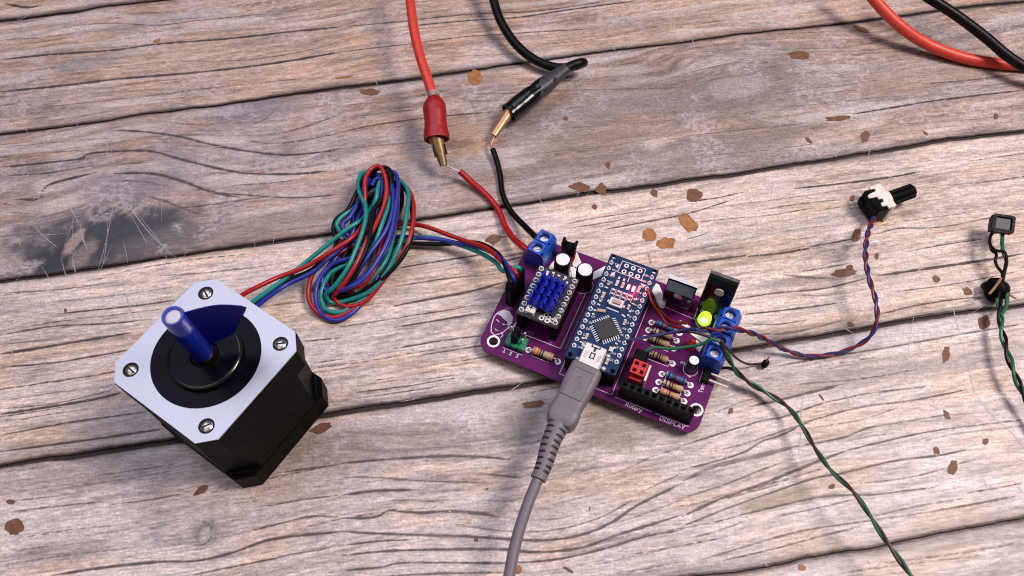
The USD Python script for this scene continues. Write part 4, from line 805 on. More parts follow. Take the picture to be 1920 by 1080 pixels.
for x_, y_, k_ in ((-24.6, 4.6, 'ceramic'), (-22.4, 4.3, 'ceramic'), (-20.0, 4.6, 'label'), (-26.6, 4.2, 'label'), (-18.9, 3.0, 'label'), (-18.8, 1.2, 'label')):
    b = drv.part('small_part', bx(x_, y_, .03, .9, .9, .7, .05), M[k_], smooth=None); drv.part('end', cat(bx(x_, y_ + .65, .03, .95, .45, .72), bx(x_, y_ - .65, .03, .95, .45, .72)), M['tin'], smooth=None, under=b)

# ------------------------------------------------------------------ motor cable: four wires in a wound hank
def hk(a): return np.array([at(440 + x / 3.273, 290 + y / 3.273, z) for x, y, z in a])
HANK = dict(
 teal=[(60, 955, 15), (110, 905, 12), (270, 790, 8), (400, 690, 6), (560, 560, 9), (700, 450, 11), (790, 390, 10), (870, 250, 6), (885, 150, 6), (850, 105, 8), (785, 115, 10), (757, 180, 11), (772, 250, 12), (800, 310, 13), (803, 400, 13.5), (760, 540, 13), (690, 700, 11.5), (605, 815, 8), (560, 860, 5), (590, 905, 2.5), (720, 885, 2.5), (840, 830, 4), (950, 690, 7), (1020, 530, 10), (1058, 350, 11), (1062, 220, 10), (1015, 165, 8), (970, 150, 8), (958, 200, 10), (948, 300, 11), (895, 450, 11), (850, 560, 9), (770, 650, 6), (680, 680, 6.5), (600, 720, 5.5), (545, 800, 4), (532, 880, 3), (560, 950, 2.2), (640, 970, 1.6), (720, 930, 1.6), (850, 840, 1.6), (940, 690, 2), (1000, 560, 3), (1090, 515, 4), (1200, 508, 4.5), (1350, 545, 5.5), (1500, 600, 8), (1600, 660, 12), (1655, 715, 17), (1668, 760, 17)],
 red=[(20, 890, 17), (50, 860, 14), (250, 760, 9), (450, 680, 9), (600, 590, 12), (730, 500, 12), (800, 390, 9), (800, 290, 12), (800, 240, 13), (800, 160, 14), (835, 90, 14), (880, 70, 14), (915, 110, 14), (932, 200, 13), (918, 300, 12), (865, 430, 12), (805, 540, 12.5), (740, 680, 11.5), (655, 815, 8), (605, 875, 4), (640, 912, 2), (700, 932, 2), (800, 900, 2), (890, 800, 4), (1000, 650, 7.5), (1065, 540, 10), (1097, 400, 10.5), (1090, 270, 9), (1040, 195, 6.5), (960, 250, 4), (850, 420, 3.5), (700, 570, 6), (560, 640, 7.5), (485, 720, 6), (452, 830, 4), (470, 925, 3), (540, 985, 2), (620, 998, 1.5), (700, 965, 1.5), (830, 870, 1.2), (930, 650, 1.2), (970, 500, 2), (1000, 435, 3), (1110, 430, 4), (1200, 450, 5.5), (1300, 488, 7), (1420, 530, 9), (1540, 572, 12), (1660, 672, 17), (1690, 720, 17)],
 blue=[(90, 975, 15), (150, 920, 12), (300, 810, 7), (480, 720, 7), (560, 650, 8), (690, 540, 8), (745, 420, 9), (790, 300, 7), (785, 200, 8), (810, 140, 9), (860, 115, 8.5), (895, 160, 7.5), (880, 300, 6), (850, 500, 6), (780, 600, 6.5), (690, 640, 8), (600, 672, 7), (522, 760, 5.5), (496, 860, 4), (512, 945, 2.8), (570, 1005, 1.8), (640, 1015, 1.5), (715, 975, 1.5), (790, 900, 1.2), (850, 810, 1.8), (880, 740, 2.4)],
 blue_=[(560, 800, 2), (600, 842, 4), (650, 835, 7), (705, 815, 9), (785, 770, 10), (885, 635, 11.5), (958, 480, 12.5), (987, 330, 13), (1003, 200, 13), (988, 120, 12), (955, 105, 11), (965, 200, 12), (975, 300, 12.5), (935, 450, 12), (835, 600, 11), (765, 700, 9), (700, 760, 5), (720, 650, 2.5), (900, 530, 1.8), (1000, 505, 2.5), (1090, 508, 4), (1250, 520, 5), (1400, 550, 7), (1520, 575, 10), (1640, 640, 16), (1710, 690, 17)],
 black=[(70, 950, 13), (120, 915, 11), (290, 785, 6.5), (450, 720, 6), (530, 660, 8), (620, 560, 6), (606, 450, 7), (625, 395, 8), (690, 345, 8.5), (745, 240, 10), (790, 150, 11), (860, 95, 11), (930, 80, 12), (965, 130, 12), (945, 220, 11), (860, 330, 12), (842, 430, 12.5), (812, 560, 12.5), (750, 700, 10.5), (680, 800, 7), (625, 855, 4.5), (700, 862, 3.5), (900, 765, 5.5), (1035, 620, 9), (1085, 500, 10), (1082, 300, 9.5), (1040, 200, 8), (990, 150, 6.5), (910, 300, 3.5), (890, 480, 2), (930, 560, 2), (1000, 550, 2.5), (1080, 545, 3.2), (1250, 550, 3.5), (1350, 545, 5), (1480, 540, 8), (1580, 580, 12), (1640, 640, 16), (1690, 730, 17)])
c0 = hk([(700, 500, 0)])[0]
cable = Thing('motor_cable', 'long red, teal, blue and black wires wound into a hank between motor and board', 'cable', (c0[0], c0[1], 0))
plug = lambda x, y, z: bw(x, y, z)
for cn, pts in HANK.items():
    C_ = hk(pts); i = ['teal', 'red', 'blue_', 'black'].index(cn) if cn in ('teal', 'red', 'blue_', 'black') else -1; cn = cn.strip('_')
    if i >= 0: e_ = plug(-36.2, 1.2 - 2.3 * i, 16.4); C_ = np.vstack([C_[:-1], e_ + [0, 0, 2.6], e_ - [0, 0, 2.0]])
    C_[:, 2] = np.maximum(C_[:, 2], .95); K = spline(C_, .9); K[:, 2] = np.maximum(K[:, 2], .9)
    cable.part('wire', tube(K, .86, 12), M['w' + cn], label=cn + ' wire', world=True)
# further turns of the hank, wound the same way
xr = random.Random(5)
TURN = [(560, 880), (520, 800), (600, 640), (700, 480), (740, 300), (800, 160), (870, 110), (940, 150), (950, 280), (900, 430), (830, 570), (760, 700), (670, 820), (600, 890)]
for i, (cn, sx, sy, dz, dx, dy) in enumerate((('black', .92, .95, 5.5, 18, 10), ('black', 1.0, .97, 6.5, 10, 0), ('red', .9, .92, 4.5, 40, 20), ('black', 1.02, .93, 4.0, 60, 30), ('black', .84, .86, 8.0, 60, 30), ('blue', 1.05, .86, 7.0, 40, 45), ('black', 1.1, .92, 3.5, 80, 10), ('black', .9, .97, 2.5, 90, 10))):
    pts = []
    for j, (x, y) in enumerate(TURN):
        pts.append((760 + (x - 760) * sx + dx * math.sin(j) * .3 + dx * .4, 520 + (y - 520) * sy + dy * .3, dz * (.45 + .55 * math.sin(math.pi * j / 13)) + xr.uniform(-.3, .3)))
    K = spline(hk(pts + pts[:1]), .9); K[:, 2] = np.maximum(K[:, 2], .9); cable.part('wire', tube(K, .86, 12), M['w' + cn], label=cn + ' turn inside the hank', world=True)
for cn, pts in (('blue', [(830, 150, 7), (765, 280, 9.5), (705, 385, 10), (662, 428, 9.5), (668, 462, 9), (720, 520, 7), (790, 560, 5)]), ('teal', [(790, 250, 6), (720, 330, 8), (640, 400, 8.5), (626, 432, 8), (650, 470, 8), (720, 540, 6), (800, 600, 4)]), ('red', [(800, 200, 5), (720, 340, 7), (660, 410, 6), (612, 460, 5.5), (620, 500, 4), (700, 580, 3)]), ('teal', [(930, 120, 9), (885, 180, 11), (870, 260, 11), (850, 330, 9), (855, 420, 7), (800, 600, 5)]), ('blue', [(840, 190, 10), (865, 150, 11), (900, 150, 11), (905, 230, 10), (880, 330, 8), (860, 500, 6), (760, 640, 5)]), ('black', [(905, 110, 13), (935, 100, 13), (960, 150, 12.5), (940, 260, 11), (900, 380, 9), (850, 520, 8)]), ('teal', [(985, 420, 7), (960, 560, 7), (920, 660, 7), (840, 760, 6), (740, 840, 4)]), ('blue', [(1000, 250, 9), (990, 400, 10), (930, 580, 10), (860, 680, 9), (760, 770, 7), (660, 820, 4)]), ('red', [(960, 470, 6), (900, 560, 9), (860, 700, 8), (800, 790, 6), (700, 850, 3)])):
    K = spline(hk(pts), .9); K[:, 2] = np.maximum(K[:, 2], .9); cable.part('wire', tube(K, .86, 12), M['w' + cn], label=cn + ' turn of the hank', world=True)
hb = rotz(bx(0, 0, 5.2, 3.0, 10.6, 11.4, .45), -.05); sl = cat(hb, rotz(bx(-.2, .3, 13.5, 3.6, 9.6, 3.6, 1.1), -.05)); sl.apply_translation((-36.2, -2.2, 0)); sl.apply_transform(trimesh.transformations.rotation_matrix(BA, [0, 0, 1])); sl.apply_translation((BX, BY, .1))
cable.part('plug', sl, M['black'], smooth=30, label='black plug pushed onto the purple board', world=True)

# ------------------------------------------------------------------ test leads with crocodile clips
def path(pts): return np.array([at(*p) for p in pts])
def clip(t, a, b, prof, jaw, m_boot, m_jaw, open_=.0, jw=(2.3, 1.6)):
    """boot from the tail a to the mouth b (mm), then the two jaws to the point jaw"""
    a, b, jaw = map(np.asarray, (a, b, jaw)); L = np.linalg.norm(b - a); ax = (b - a) / L
    pd_ = np.array([(r, s * L) for s, r in prof]); q_ = np.r_[0, np.cumsum(np.linalg.norm(np.diff(pd_, axis=0), axis=1))]; qq = np.unique(np.r_[q_, np.arange(0, q_[-1], .7)]); bt = lathe(np.c_[np.interp(qq, q_, pd_[:, 0]), np.interp(qq, q_, pd_[:, 1])], 36, (0, 0, 0)); V_ = np.asarray(bt.vertices).copy(); rr_ = np.linalg.norm(V_[:, :2], axis=1); V_[:, :2] *= (1 + np.where(rr_ > 1.5, 1, 0) * (.06 * (meshkit.fbm(V_ / 3.2, 3, 5) - .5) + .015 * (meshkit.noise(V_ / np.array([9, 9, 1.1]), 9) - .5)))[:, None]; V_[:, 1] *= .86; s_ = V_[:, 2] / L; V_[:, 0] *= 1 + .05 * np.sin(9 * s_); bt = trimesh.Trimesh(V_, bt.faces)
    bt.apply_transform(align(ax)); bt.apply_translation(a); t.part('boot', bt, M[m_boot], smooth=50, world=True)
    if m_boot == 'bootblack':
        tl = lathe([(r + .06, s * L) for s, r in prof if s <= .5] + [(2.0, .5 * L)], 28); Vt_ = np.asarray(tl.vertices).copy(); Vt_[:, 1] *= .86; Vt_[:, 0] *= 1 + .05 * np.sin(9 * Vt_[:, 2] / L); th_ = np.arctan2(Vt_[:, 1], Vt_[:, 0]); lastr = Vt_[:, 2] > .44 * L; Vt_[lastr, 2] += 1.8 * np.sin(2 * th_[lastr] + .6) + 1.0 * np.sin(5 * th_[lastr]); tl = trimesh.Trimesh(Vt_, tl.faces); tl.apply_transform(align(ax)); tl.apply_translation(a); t.part('boot_tail', tl, M['boottail'], smooth=50, world=True)
    d = jaw - b; l = np.linalg.norm(d); d /= l
    for s in (1, -1):
        # a folded channel of sheet metal, narrowing to the toothed tip
        n_ = 10; rows = []
        for i in range(n_):
            q = i / (n_ - 1); w = jw[0] * (1 - q) + jw[1] * q; h = (2.0 * (1 - q) + .95 * q) + open_ * q; rows.append([(w * math.cos(th), h * max(math.sin(th), 0) + .10, q * (l + 2.6) - 2.6) for th in np.linspace(0, math.pi, 9)])
        R_ = np.array(rows); V_ = R_.reshape(-1, 3); ii, jj = np.meshgrid(np.arange(n_ - 1), np.arange(8), indexing='ij'); q = ii * 9 + jj; F_ = np.stack([q, q + 1, q + 10, q + 9], -1).reshape(-1, 4)
        F_ = np.vstack([F_[:, [0, 1, 2]], F_[:, [0, 2, 3]]]); inn = V_.copy(); inn[:, :2] *= .84; n0 = len(V_); F2 = F_[:, ::-1] + n0
        e1 = np.r_[np.arange(9), ]; cap = []
        for st in (0, (n_ - 1) * 9):
            for k_ in range(8): cap += [[st + k_, st + k_ + 1, n0 + st + k_ + 1], [st + k_, n0 + st + k_ + 1, n0 + st + k_]]
        sh = trimesh.Trimesh(np.vstack([V_, inn]), np.vstack([F_, F2, cap]), process=False)
        if s < 0: sh.vertices[:, 1] *= -1; sh.invert()
        sh.apply_transform(align(d)); sh.apply_translation(b); t.part('jaw', sh, M[m_jaw], smooth=35, world=True)
    if m_jaw == 'brass': t.part('slot', (lambda o: (o.apply_transform(align(d)), o.apply_translation(b), o)[2])(cat([bx(s_ * 2.35, .55, l * .22, .5, 1.1, l * .42, .2) for s_ in (-1, 1)])), M['hole'], smooth=None, world=True)
    t.part('tooth', (lambda o: (o.apply_transform(align(d)), o.apply_translation(b), o)[2])(cat([bx(sx_ * .75, 0, l - .5 - 1.1 * k_, .35, 1.0, .6) for sx_ in (-1, 1) for k_ in range(4)] + [bx(0, 0, l - .25, 1.5, 1.2, .35, .1)])), M[m_jaw], smooth=None, world=True)
def align(ax):
    ax = np.asarray(ax) / np.linalg.norm(ax); side = np.cross([0, 0, 1.0], ax); side /= np.linalg.norm(side); up = np.cross(ax, side); T = np.eye(4); T[:3, 0], T[:3, 1], T[:3, 2] = side, up, ax; return T
p0 = at(816, 240, 0)
rl = Thing('red_test_lead', 'orange red test lead ending in a red booted crocodile clip above the hank', 'test lead', (p0[0], p0[1], 0))
rl.part('cable', tube(spline(path([(764, -60, 24), (769, 0, 23), (777, 60, 22), (789, 110, 21), (803, 152, 19.5), (812, 180, 18.3)]), 1.2), 2.05, 16), M['lred'], world=True)
rl.part('collar', lathe([(2.1, 0), (2.5, 0), (2.5, 2.4), (2.1, 2.4), (2.1, 0)], 20).apply_transform(align(at(814, 186, 17.8) - at(812, 172, 18.6))).apply_translation(at(812, 173, 18.6)), M['clear'], world=True)
clip(rl, at(813, 178, 18.2), at(819, 262, 13.2), [(0, 0), (0, 2.2), (.06, 2.5), (.14, 3.5), (.24, 4.4), (.40, 4.75), (.55, 4.65), (.75, 4.6), (.92, 4.95), (1.0, 5.0), (1.0, 4.4), (.9, 4.2), (.9, 0)], at(832, 310, 7.5), 'bootred', 'brass', .25, (3.2, 1.55))
p0 = at(1005, 170, 0)
bl = Thing('black_test_lead', 'black test lead folded back into a glossy black crocodile clip with copper jaws', 'test lead', (p0[0], p0[1], 0))
bl.part('cable', tube(spline(path([(905, -70, 13), (925, 0, 10), (940, 42, 8), (972, 88, 6), (1010, 116, 4.6), (1045, 127, 4.4), (1072, 125, 5.0), (1090, 119.5, 6.5), (1094, 117.5, 8.4), (1088, 118, 9.8), (1070, 124, 9.8), (1052, 137, 9.0)]), .9), 2.0, 16), M['wblack'], world=True)
clip(bl, at(1066, 125, 9.6), at(954, 212, 6.6), [(0, 0), (0, 2.1), (.04, 2.3), (.2, 2.9), (.40, 4.0), (.5, 4.2), (.55, 4.0), (.65, 4.45), (.8, 4.3), (.94, 4.05), (1.0, 4.3), (1.0, 3.7), (.95, 3.4), (.95, 0)], at(925, 254, 4.4), 'bootblack', 'copper', .05)
def wire_thing(name, label, cat_, pts, r, m_, bare=None):
    P_ = path(pts); t = Thing(name, label, cat_, (P_[len(P_) // 2][0], P_[len(P_) // 2][1], 0)); t.part('insulation', tube(spline(P_, .8), r, 14), M[m_], world=True)
    if bare: t.part('bare_end', tube(spline(path(bare), .5), .45, 8), M['tin' if 'red' in name else 'copper'], world=True)
    return t
tA = bw(-38.4, 14.0, ZB + 3.2); tB = bw(-37.6, 19.4, ZB + 3.2)
wire_thing('red_supply_wire', 'short bright red wire from the red clip to the corner blue terminal', 'wire', [(862, 321, 5.2), (884, 341, 3.0), (910, 364, 1.6), (934, 393, 1.6), (947, 424, 2.6), (962, 446, 4.8), (980, 462, 7.4), (990, 470, 7.8)], 1.25, 'wred', [(829, 306, 7.6), (845, 314, 6.6), (864, 323, 5.1)])
wire_thing('black_supply_wire', 'short black wire from the copper jawed clip to the corner blue terminal', 'wire', [(924, 280, 3.2), (931, 300, 2.4), (938, 330, 1.4), (942, 362, 1.4), (958, 396, 2.2), (985, 425, 5.0), (1004, 444, 8.0), (1010, 450, 8.0)], 1.15, 'wblack', [(929, 249, 4.4), (925, 260, 4.2), (921, 272, 3.8), (924.5, 282, 3.2)])
# thick leads crossing the far corner
P_ = path([(1600, -50, 20), (1640, 0, 16), (1680, 42, 11), (1730, 78, 6), (1795, 105, 3.2), (1860, 118, 2.6), (1930, 123, 2.6), (2010, 126, 2.6)])
x = Thing('red_lead', 'thick orange red lead curving along the table edge at the far corner', 'lead', (P_[3][0], P_[3][1], 0)); x.part('cable', tube(spline(P_, 1.2), 2.45, 16), M['lred'], world=True)
P_ = path([(1690, -35, 22), (1745, -2, 19), (1792, 28, 16), (1848, 70, 12.5), (1888, 104, 10), (1925, 128, 8.5), (1990, 160, 5)])
x = Thing('black_lead', 'thick black lead passing over the thick orange red lead at the far corner', 'lead', (P_[3][0], P_[3][1], 0)); x.part('cable', tube(spline(P_, 1.2), 2.2, 16), M['wblack'], world=True)

# ------------------------------------------------------------------ usb cable
pz = at(1075, 738, 17.6); pd = (at(1052, 795, 17.4) - pz) * [1, 1, 0]; pa = math.atan2(pd[1], pd[0])
us = Thing('usb_cable', 'grey cable with a ribbed strain relief plugged into the narrow blue board', 'cable', (pz[0], pz[1], 0))
front = bw(-.3, -24.6, 17.5); back = at(1046, 800, 18.2); ax = back - front; L = np.linalg.norm(ax); T_ = np.eye(4); ex = ax / L; sd = np.cross(ex, [0, 0, 1.0]); sd /= np.linalg.norm(sd); T_[:3, 0], T_[:3, 1], T_[:3, 2], T_[:3, 3] = sd, np.cross(ex, sd) * -1, ex, front
prof = [(0.0, 4.9, 3.5), (.03, 5.3, 3.8), (.30, 5.3, 3.9), (.52, 4.9, 3.8), (.64, 4.7, 3.7), (.78, 5.15, 3.9), (.90, 5.0, 3.8), (.97, 4.2, 3.4), (1.0, 3.4, 2.9)]
sec = []
for q, a_, b_ in [(np.interp(s, [p[0] for p in prof], [p[0] for p in prof]), np.interp(s, [p[0] for p in prof], [p[1] for p in prof]), np.interp(s, [p[0] for p in prof], [p[2] for p in prof])) for s in np.r_[0, .015, .03, np.linspace(.08, .9, 22), .93, .96, .98, 1.0]]:
    th = np.linspace(0, 2 * np.pi, 40, endpoint=False); cx_, sy_ = np.cos(th), np.sin(th); k_ = (np.abs(cx_) ** 6 + np.abs(sy_) ** 6) ** (-1 / 6); sec.append(np.c_[a_ * cx_ * k_, b_ * sy_ * k_, np.full(40, q * L)])
V_ = np.vstack(sec); ii, jj = np.meshgrid(np.arange(len(sec) - 1), np.arange(40), indexing='ij'); kk = (jj + 1) % 40; F_ = np.stack([ii * 40 + jj, ii * 40 + kk, (ii + 1) * 40 + kk, (ii + 1) * 40 + jj], -1).reshape(-1, 4); F_ = np.vstack([F_[:, [0, 1, 2]], F_[:, [0, 2, 3]]])
n0 = len(V_); V_ = np.vstack([V_, [[0, 0, 0], [0, 0, L]]]); jj = np.arange(40); kk = (jj + 1) % 40; e = (len(sec) - 1) * 40; F_ = np.vstack([F_, np.stack([np.full(40, n0), kk, jj], 1), np.stack([np.full(40, n0 + 1), e + jj, e + kk], 1)])
om = trimesh.Trimesh(V_, F_, process=False); om.apply_transform(T_)
if om.volume < 0: om.invert()
us.part('overmould', om, M['grey'], smooth=40, world=True)
fr = extr(sbox(-3.6, 2.2, 3.6, L * .58).difference(sbox(-3.25, 2.55, 3.25, L * .58 - .35)), .16, 0); Vf = np.asarray(fr.vertices); fr = trimesh.Trimesh(np.c_[Vf[:, 0], Vf[:, 2] + 3.93, Vf[:, 1]], fr.faces); fr.apply_transform(T_); us.part('panel_outline', fr, M['grey'], smooth=None, world=True)
g_ = [LineString([(0, 4.0), (0, 12.5)]), LineString([(-1.1, 6.6), (-1.1, 5.4), (0, 4.6)]), LineString([(1.1, 8.6), (1.1, 7.4), (0, 6.4)])]
tr = extr(unary_union([q.buffer(.16) for q in g_] + [Point(0, 12.6).buffer(.6), sbox(.75, 8.4, 1.45, 9.1), Point(-1.1, 6.8).buffer(.4)]), .14, 0); Vf = np.asarray(tr.vertices); tr = trimesh.Trimesh(np.c_[-Vf[:, 0], Vf[:, 2] + 3.93, Vf[:, 1]], tr.faces); tr.apply_transform(T_); us.part('trident_mark', tr, M['grey'], smooth=None, world=True)
us.part('metal_plug', cat(bx(0, 0, -1.6, 6.9, 3.4, 2.0, .3)).apply_transform(T_), M['shell'], smooth=None, world=True)
# strain relief: a tapering sleeve with paired windows, then the cable
ctr = spline(np.vstack([back - ex * .5, at(1032, 832, 18.6), at(1020, 872, 18.8), at(1006, 905, 18.6), at(988, 950, 18.2), at(969, 1010, 17.4), at(956, 1072, 16.6), at(947, 1140, 15.5), at(942, 1230, 13)]), .5)
s_ = np.r_[0, np.cumsum(np.linalg.norm(np.diff(ctr, axis=0), axis=1))]; LR = 18.5
kr = s_ < LR; rad = 3.45 + (2.35 - 3.45) * s_[kr] / LR
us.part('strain_relief', tube(ctr[kr], rad, 24), M['grey'], world=True)
Tn, Nn, Bn = frames(ctr)
for i in range(8):
    k_ = int(np.searchsorted(s_, 2.0 + 2.0 * i)); r_ = 3.45 + (2.35 - 3.45) * s_[k_] / LR
    sdv = np.cross(Tn[k_], [0, 0, 1.0]); sdv /= np.linalg.norm(sdv); upv = np.cross(sdv, Tn[k_])
    for sg in (-1, 1):
        th = np.linspace(.24, 1.3, 9) * sg; arc = np.array([ctr[k_] + (r_ - .42) * (math.sin(t) * sdv + math.cos(t) * upv) for t in th]); us.part('rib_slot', tube(arc, .62, 6), M['greydark'], world=True)
us.part('end_ring', tube(ctr[int(np.searchsorted(s_, LR - 1.0)):int(np.searchsorted(s_, LR + .8))], 2.5, 24), M['grey'], world=True)
us.part('cable', tube(ctr[s_ > LR - 1], 1.75, 20), M['grey'], world=True)

# ------------------------------------------------------------------ potentiometer on its twisted red and blue wire
q0 = at(1650, 385, 0)
pot = Thing('potentiometer', 'small potentiometer with black shaft and cream collar on a twisted red and blue wire', 'potentiometer', (q0[0], q0[1], 0))
A_ = at(1640, 383, 6.0); B_ = at(1712, 357, 6.6); pax = (B_ - A_) / np.linalg.norm(B_ - A_); PT = align(pax); PT[:3, 3] = A_
def pput(o): o.apply_transform(PT); return o
pot.part('body', pput(cat(bx(0, -.5, -3.2, 10.2, 8.4, 5.7, .5), bx(3.4, -1.2, -3.8, 3.0, 3.6, 2.0, .3))), M['black'], smooth=20, world=True)
teeth = Polygon([(-5.5, 2.9), (-5.5, -.4), (-4.4, -.4), (-4.2, .9), (-3.0, .8), (-2.7, -2.1), (-2.2, -2.9), (-1.3, -2.9), (-.9, -2.1), (-.7, -.2), (.6, -.1), (.8, 1.1), (2.2, 1.0), (2.4, -.5), (3.9, -.6), (4.2, 1.0), (5.5, 1.0), (5.5, 2.9)])
pl_ = extr(teeth, .7, 0); Vp = np.asarray(pl_.vertices); pl_ = trimesh.Trimesh(np.c_[-Vp[:, 0], Vp[:, 2] + 3.75, Vp[:, 1] * 1.08 - .1], pl_.faces)
if pl_.volume < 0: pl_.invert()
pot.part('collar', pput(cat(pl_, bx(0, -.7, 2.45, 11.2, 10.4, 1.9, .25), lathe([(0, 0), (4.3, 0), (4.1, 1.3), (0, 1.3)], 24, (0, 0, 4.0)))), M['cream'], smooth=20, world=True)
kn = [];
for i in range(72):
    a_ = 2 * np.pi * i / 72; kn.append(((2.75 + .16 * (1 if i % 4 < 2 else -1)) * math.cos(a_), (2.75 + .16 * (1 if i % 4 < 2 else -1)) * math.sin(a_)))
pot.part('shaft', pput(cat(extr(Polygon(kn), 11.2, 5.2), lathe([(0, 0), (2.6, 0), (2.1, .6), (0, .65)], 24, (0, 0, 16.4)))), M['black'], smooth=30, world=True)
for i, x_ in enumerate((-2.6, 0, 2.6)): pot.part('lug', pput(cat(bx(5.7, -1.5 + .3 * i, -3.6 + 2.4 * i, 3.4, .35, .9, .1))), M['tin'], smooth=None, world=True)
cl = spline(path([(1642, 403, 4.2), (1636, 416, 7), (1627, 440, 10.5), (1623, 480, 12), (1629, 520, 12.5), (1641, 560, 12.5), (1644, 600, 11.5), (1632, 630, 8), (1602, 651, 4), (1560, 664, 1.9), (1510, 667, 1.9), (1468, 654, 4), (1430, 634, 11), (1400, 622, 17), (1370, 616, 18.5), (1332, 618, 17.5), (1300, 618, 15.5)]), .6)
tw = twist(cl, .53, .46, 11.5, .5)
e0, e1 = bw(7.9, 12.9, 16.2), bw(7.8, -8.9, 16.0)
for o, cn in zip(tw, ('wred2', 'wblue2')): pot.part('wire', o, M[cn], world=True, label={'wred2': 'red strand', 'wblue2': 'blue strand'}[cn])
je = cl[-1]
pot.part('wire', tube(spline([je, at(1272, 614, 13.5), at(1252, 608, 11.0), at(1238, 590, 12), at(1222, 566, 15), e0], .5), .5, 10), mat('dark_red_insulation', (.16, .006, .008), .4), world=True, label='red tail'); pot.part('wire', tube(spline([je + [0, 0, .6], at(1290, 617, 15.2), at(1262, 623, 13.2), at(1228, 629, 13.5), at(1200, 634, 15.8), at(1184, 637, 16.4), e1], .5), .5, 10), M['wblue2'], world=True, label='blue tail')

# ------------------------------------------------------------------ green and black twisted wire running off the near corner
gcl = spline(path([(1352, 642, 17.5), (1366, 672, 13), (1382, 698, 9), (1406, 718, 5.5), (1440, 738, 4.6), (1478, 764, 5.4), (1506, 802, 8), (1528, 840, 10), (1560, 884, 13), (1600, 922, 15), (1628, 962, 15), (1660, 1012, 15), (1712, 1085, 15), (1780, 1180, 14)]), .6)
p0 = gcl[len(gcl) // 2]; gw = Thing('twisted_wire', 'green and dark brown twisted wire running from the purple board off the near edge', 'wire', (p0[0], p0[1], 0))
for o, cn in zip(twist(gcl, .50, .44, 17.0, 1.2), ('wgreen', 'wbrown')): gw.part('strand', o, M[cn], world=True)
gs = gcl[0]
gw.part('strand', tube(spline([gs, at(1336, 636, 17.5), at(1316, 645, 15.5), at(1290, 650, 13.5), at(1255, 654, 12.5), at(1225, 652, 12.2), bw(14.4, -8.6, ZB + 6.2)], .5), .55, 9), M['wgreen'], world=True, label='green tail across the board')
gw.part('strand', tube(spline([gs, at(1330, 632, 17.0), at(1300, 623, 15.5), at(1274, 622, 13), at(1245, 626, 11), bw(17.6, 3.0, ZB + 3.0)], .5), .5, 9), M['wbrown'], world=True, label='dark tail across the board')
gw.part('strand', tube(spline([bw(39.6, -2.2, ZB + 2.6), at(1366, 690, 7), at(1382, 698, 6.2), at(1398, 712, 4.6), at(1425, 729, 3.2), at(1452, 747, 3.6)], .5), .55, 9), M['wblack'], world=True, label='black strand from the terminal block')
# the little bead on its brown wire
p0 = at(1434, 688, 0); bd = Thing('bead_sensor', 'tiny black bead with upright lead at the end of a thin brown wire', 'sensor', (p0[0], p0[1], 0))
ctr_ = at(1435, 682, 2.0)
bd.part('bead', lathe([(0, -.95), (.9, -.9), (1.5, -.6), (1.75, 0), (1.5, .6), (.9, .9), (0, .95)], 24).apply_transform(align(np.array([.55, -.75, .35]))).apply_translation(ctr_), M['black'], smooth=60, world=True)
bd.part('lead', tube(spline([ctr_ + [0, 0, .6], ctr_ + [.1, .3, 2.8], ctr_ + [.2, .6, 4.4]], .4), .30, 8), M['tan'], world=True)
bd.part('wire', tube(spline(path([(1352, 640, 18.3), (1368, 658, 14), (1384, 674, 8), (1404, 683, 3.4), (1422, 682, 1.6), (1433, 681, 2.0)]), .5), .42, 8), M['wbrown'], world=True)

# ------------------------------------------------------------------ square button with its bead on the right edge
p0 = at(1868, 560, 0); sb = Thing('push_button', 'small dark square button with a green and black twisted wire', 'button', (p0[0], p0[1], 0))
BT = align(np.array([-.10, -.38, .92])); BT[:3, 3] = at(1878, 421, 9.4); BTr = trimesh.transformations.rotation_matrix(.02, [0, 0, 1])
def bput(o): o.apply_transform(BTr); o.apply_transform(BT); return o
rim = extr(rrect(-3.9, -3.4, 3.9, 3.4, .9).difference(rrect(-2.9, -2.3, 2.9, 2.5, .6)), 2.4, -.6)
sb.part('rim', bput(rim), M['hole'], smooth=25, world=True); sb.part('cap', bput(bx(0, .1, -.5, 5.7, 4.7, 1.6, .4)), mat('smoky_cap', (.12, .113, .125), .5, spec=.3), smooth=25, world=True)
sb.part('body', bput(cat(bx(0, 0, -3.6, 6.6, 5.6, 3.0, .3))), M['chip'], smooth=25, world=True)
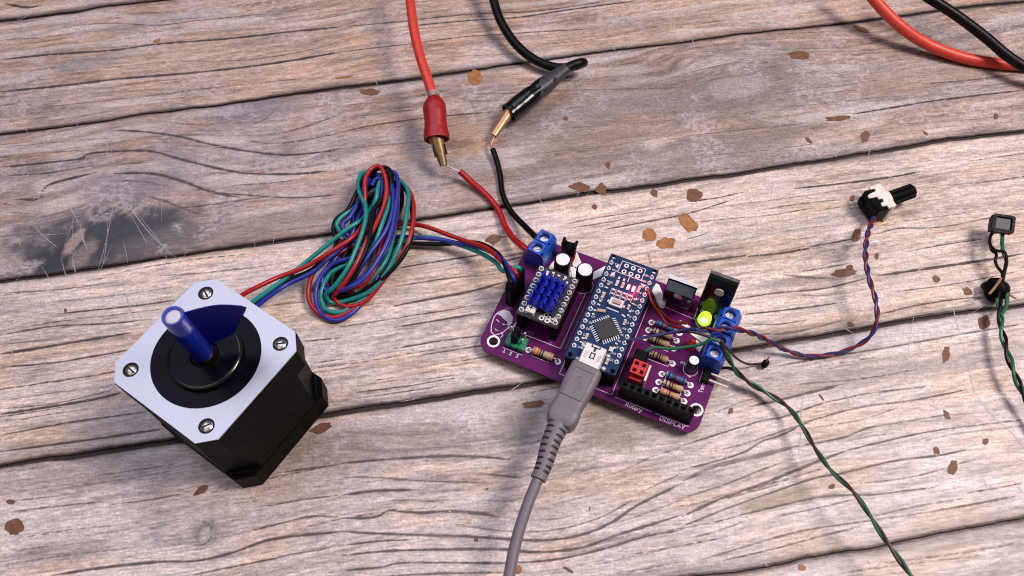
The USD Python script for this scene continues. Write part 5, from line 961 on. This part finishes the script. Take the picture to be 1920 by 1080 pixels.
sb.part('contact', bput(cat(bx(-.6, -3.0, -4.6, .9, .4, 2.2), bx(2.0, -3.0, -4.6, .9, .4, 2.2))), M['gold'], smooth=None, world=True)
rcl = spline(path([(1873, 560, 6), (1875, 590, 6), (1879, 622, 6.5), (1889, 662, 7), (1902, 700, 7), (1918, 738, 6), (1945, 790, 5), (1975, 860, 4)]), .6)
for o, cn in zip(twist(rcl, .60, .56, 17.0, .2), ('wgreen', 'wblack')): sb.part('wire', o, M[cn], world=True)
sb.part('wire', tube(spline(path([(1880, 436, 6.5), (1879, 456, 8), (1881, 472, 8.5), (1887, 490, 8), (1883, 510, 7.4), (1880, 530, 6.8), (1888, 552, 6.4), (1886, 575, 6), (1876, 592, 6)]), .6), .68, 9), M['wgreen'], world=True)
sb.part('wire', tube(spline(path([(1862, 434, 6), (1856, 446, 7), (1858, 462, 8.5), (1868, 470, 9.2), (1882, 472, 9), (1887, 484, 8.5), (1884, 505, 8), (1878, 530, 7), (1872, 560, 6)]), .6), .6, 9), M['wblack'], world=True)
sb.part('wire', tube(spline(path([(1856, 456, 6.5), (1860, 470, 7), (1868, 476, 7.4), (1866, 488, 7.4), (1870, 500, 7), (1879, 512, 6.6), (1878, 535, 6.4)]), .6), .55, 9), M['wblack'], world=True)
bdm = lathe([(0, -3.0), (2.8, -2.8), (4.2, -1.6), (4.6, 0), (4.3, 1.6), (2.8, 2.7), (0, 3.0)], 24).apply_transform(align(np.array([-.5, -.4, .75]))).apply_translation(at(1868, 543, 4.6)); Vb = np.asarray(bdm.vertices).copy(); Vb += 2.6 * (np.stack([meshkit.noise(Vb / 2.7, s) for s in (1, 2, 3)], -1) - .5) * np.array([1, 1, .7]); bdm.vertices = Vb
sb.part('black_bead', bdm, M['black'], smooth=40, world=True)
sb.part('lead', tube(spline(path([(1855, 551, 8.2), (1866, 538, 9.0), (1877, 522, 8.5)]), .5), .48, 8), M['tan'], world=True); sb.part('lead', tube(spline(path([(1886, 549, 5), (1896, 555, 3.5), (1905, 560, 2.4)]), .5), .3, 8), M['tan'], world=True)
